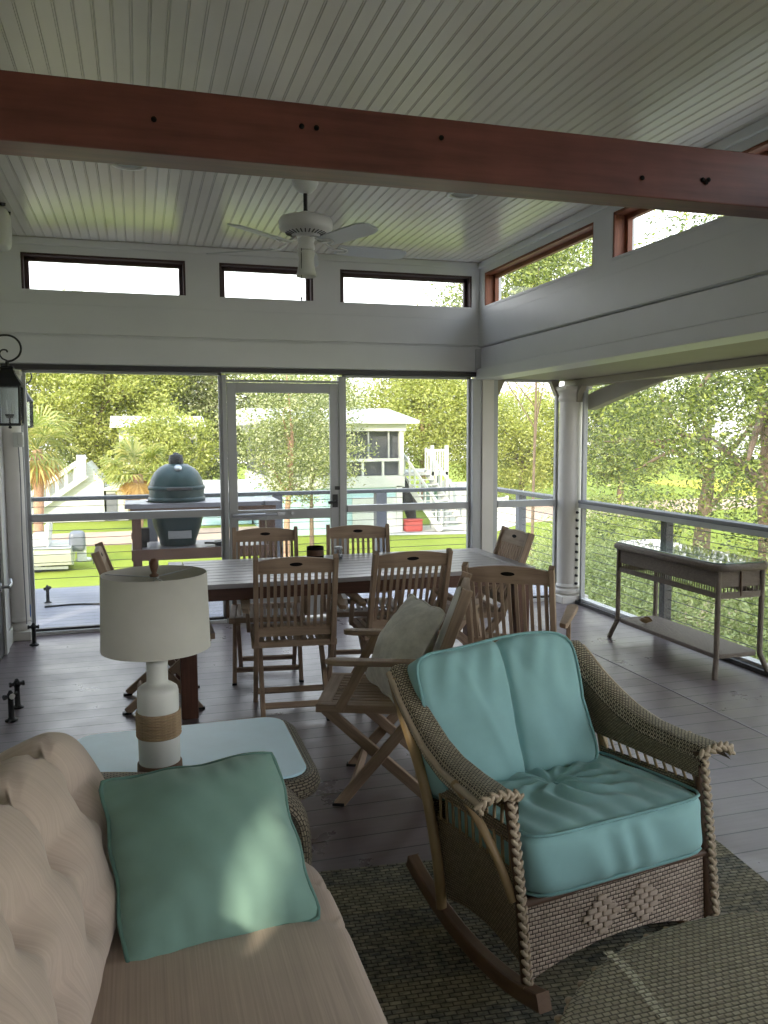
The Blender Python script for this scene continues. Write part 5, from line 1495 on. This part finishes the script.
for i, (x, y, s, lab) in enumerate(((-11, 46, 4.5, 'distant tree far out to the left of the lantern'), (9.3, 52, 4.2, 'distant tree behind the roof of the neighbour house'), (0.5, 60, 5, 'tall distant tree behind the far pale house'))):
    tree('broadleaf_tree', lab, 'tree', (x, y, G), 9, (0, 0, s * 1.05), (s, s * .8, s * .8), M['leaf_mid'] if i % 2 else M['leaf_oak'], M['bark'], 220, 110, .12, 20 + i, .55, group=LG)

# the big live oak outside the right screen, and brush under it
tree('live_oak', 'large live oak with fine drooping leaves outside the long right screen', 'tree', (11.0, 12.0, G), 9, (-.6, -1.0, 5.2), (4.2, 5.2, 4.6), M['leaf_near'], M['bark'], 300, 190, .042, 30, .19, .30, -.5, 'oaks on the right', .38, 16, .2)
tree('live_oak', 'second live oak further back right of the round column', 'tree', (17.4, 22.5, G), 9, (0, 0, 4.0), (4.0, 4.0, 3.4), M['leaf_oak'], M['bark'], 110, 170, .06, 31, .30, .3, .3, 'oaks on the right', .4, 10, .3)
tree('live_oak', 'tall oak seen high through the first right clerestory window', 'tree', (10.6, 21, G), 11, (0, 0, 8.4), (3.2, 3.0, 2.3), M['leaf_oak'], M['bark'], 170, 150, .055, 33, .26, .05, .1, 'oaks on the right', .2, 8, .2)
tree('live_oak', 'nearer live oak limb mass high behind the right clerestory windows', 'tree', (13.4, 4.2, G), 9, (-.5, 0, 7.0), (3.4, 3.0, 3.6), M['leaf_near'], M['bark'], 300, 190, .045, 32, .28, .3, -.4, 'oaks on the right', .5, 12, .3)
for i, (x, y, r_, lab) in enumerate(((7.6, 12.4, 1.25, 'leafy green bush below the railing nearest the round column'), (7.8, 9.4, 1.3, 'leafy bush below the railing behind the left end of the console'), (8.0, 7.2, 1.3, 'leafy bush below the railing behind the right end of the console'), (9.6, 15.6, 1.5, 'yellow green bush further back beyond the round column'), (10.8, 10.4, 1.5, 'tall bush under the large live oak'), (11.0, 7.4, 1.5, 'tall bush behind the console under the nearer oak'))):
    tree('bush', lab, 'bush', (x, y, G), 2, (0, 0, r_ * .8), (r_ * 1.15, r_ * 1.25, r_ * .95), M['leaf_shrub'], M['bark'], 130, 190, .034, 40 + i, .26, 0, group='bushes below the right railing')
# ================================================================== LIGHT
w = bpy.data.worlds.new('sky'); SC.world = w; w.use_nodes = True
nt = w.node_tree; bg = nt.nodes['Background']
tc = nt.nodes.new('ShaderNodeTexCoord'); sx = nt.nodes.new('ShaderNodeSeparateXYZ'); rp = nt.nodes.new('ShaderNodeValToRGB')
nt.links.new(tc.outputs['Generated'], sx.inputs[0]); nt.links.new(sx.outputs['Z'], rp.inputs['Fac'])
rp.color_ramp.elements[0].position = 0; rp.color_ramp.elements[0].color = (1, .985, .96, 1)
rp.color_ramp.elements[1].position = .7; rp.color_ramp.elements[1].color = (.70, .84, 1, 1)
nt.links.new(rp.outputs['Color'], bg.inputs['Color']); bg.inputs['Strength'].default_value = SKY
sl = bpy.data.lights.new('sun', 'SUN'); sl.energy = SUN; sl.angle = R(1.4); sl.color = (1, .88, .68)
so = bpy.data.objects.new('sun', sl); COL.objects.link(so)
so.rotation_euler = (-V(-.6, -.8, .42)).to_track_quat('-Z', 'Y').to_euler()

# ================================================================== CAMERA
cam = bpy.data.cameras.new('camera'); co = bpy.data.objects.new('camera', cam); COL.objects.link(co)
cam.sensor_fit = 'VERTICAL'; cam.sensor_height = 24; cam.lens = 823.8 / 1024 * 24; cam.clip_start = .02; cam.clip_end = 400
yaw, pitch, roll = R(16.5507), R(5.3166), R(-.2754)
f = V(math.sin(yaw) * math.cos(pitch), math.cos(yaw) * math.cos(pitch), -math.sin(pitch)); r = V(math.cos(yaw), -math.sin(yaw), 0); u = r.cross(f)
r2 = r * math.cos(roll) + u * math.sin(roll); u2 = -r * math.sin(roll) + u * math.cos(roll)
co.matrix_world = Matrix(((r2.x, u2.x, -f.x, 0), (r2.y, u2.y, -f.y, 0), (r2.z, u2.z, -f.z, 1.55), (0, 0, 0, 1)))
SC.camera = co
vs_ = SC.view_settings; SC.display_settings.display_device = 'sRGB'
vs_.view_transform = 'Standard'; vs_.look = 'None'; vs_.gamma = 1; vs_.use_curve_mapping = False; vs_.exposure = EXPO
SC.cycles.max_bounces = 10; SC.cycles.diffuse_bounces = 6; SC.cycles.glossy_bounces = 4; SC.cycles.transparent_max_bounces = 12; SC.cycles.transmission_bounces = 6
SC.cycles.caustics_reflective = False; SC.cycles.caustics_refractive = False; SC.cycles.sample_clamp_indirect = 6
SC.cycles.use_denoising = True
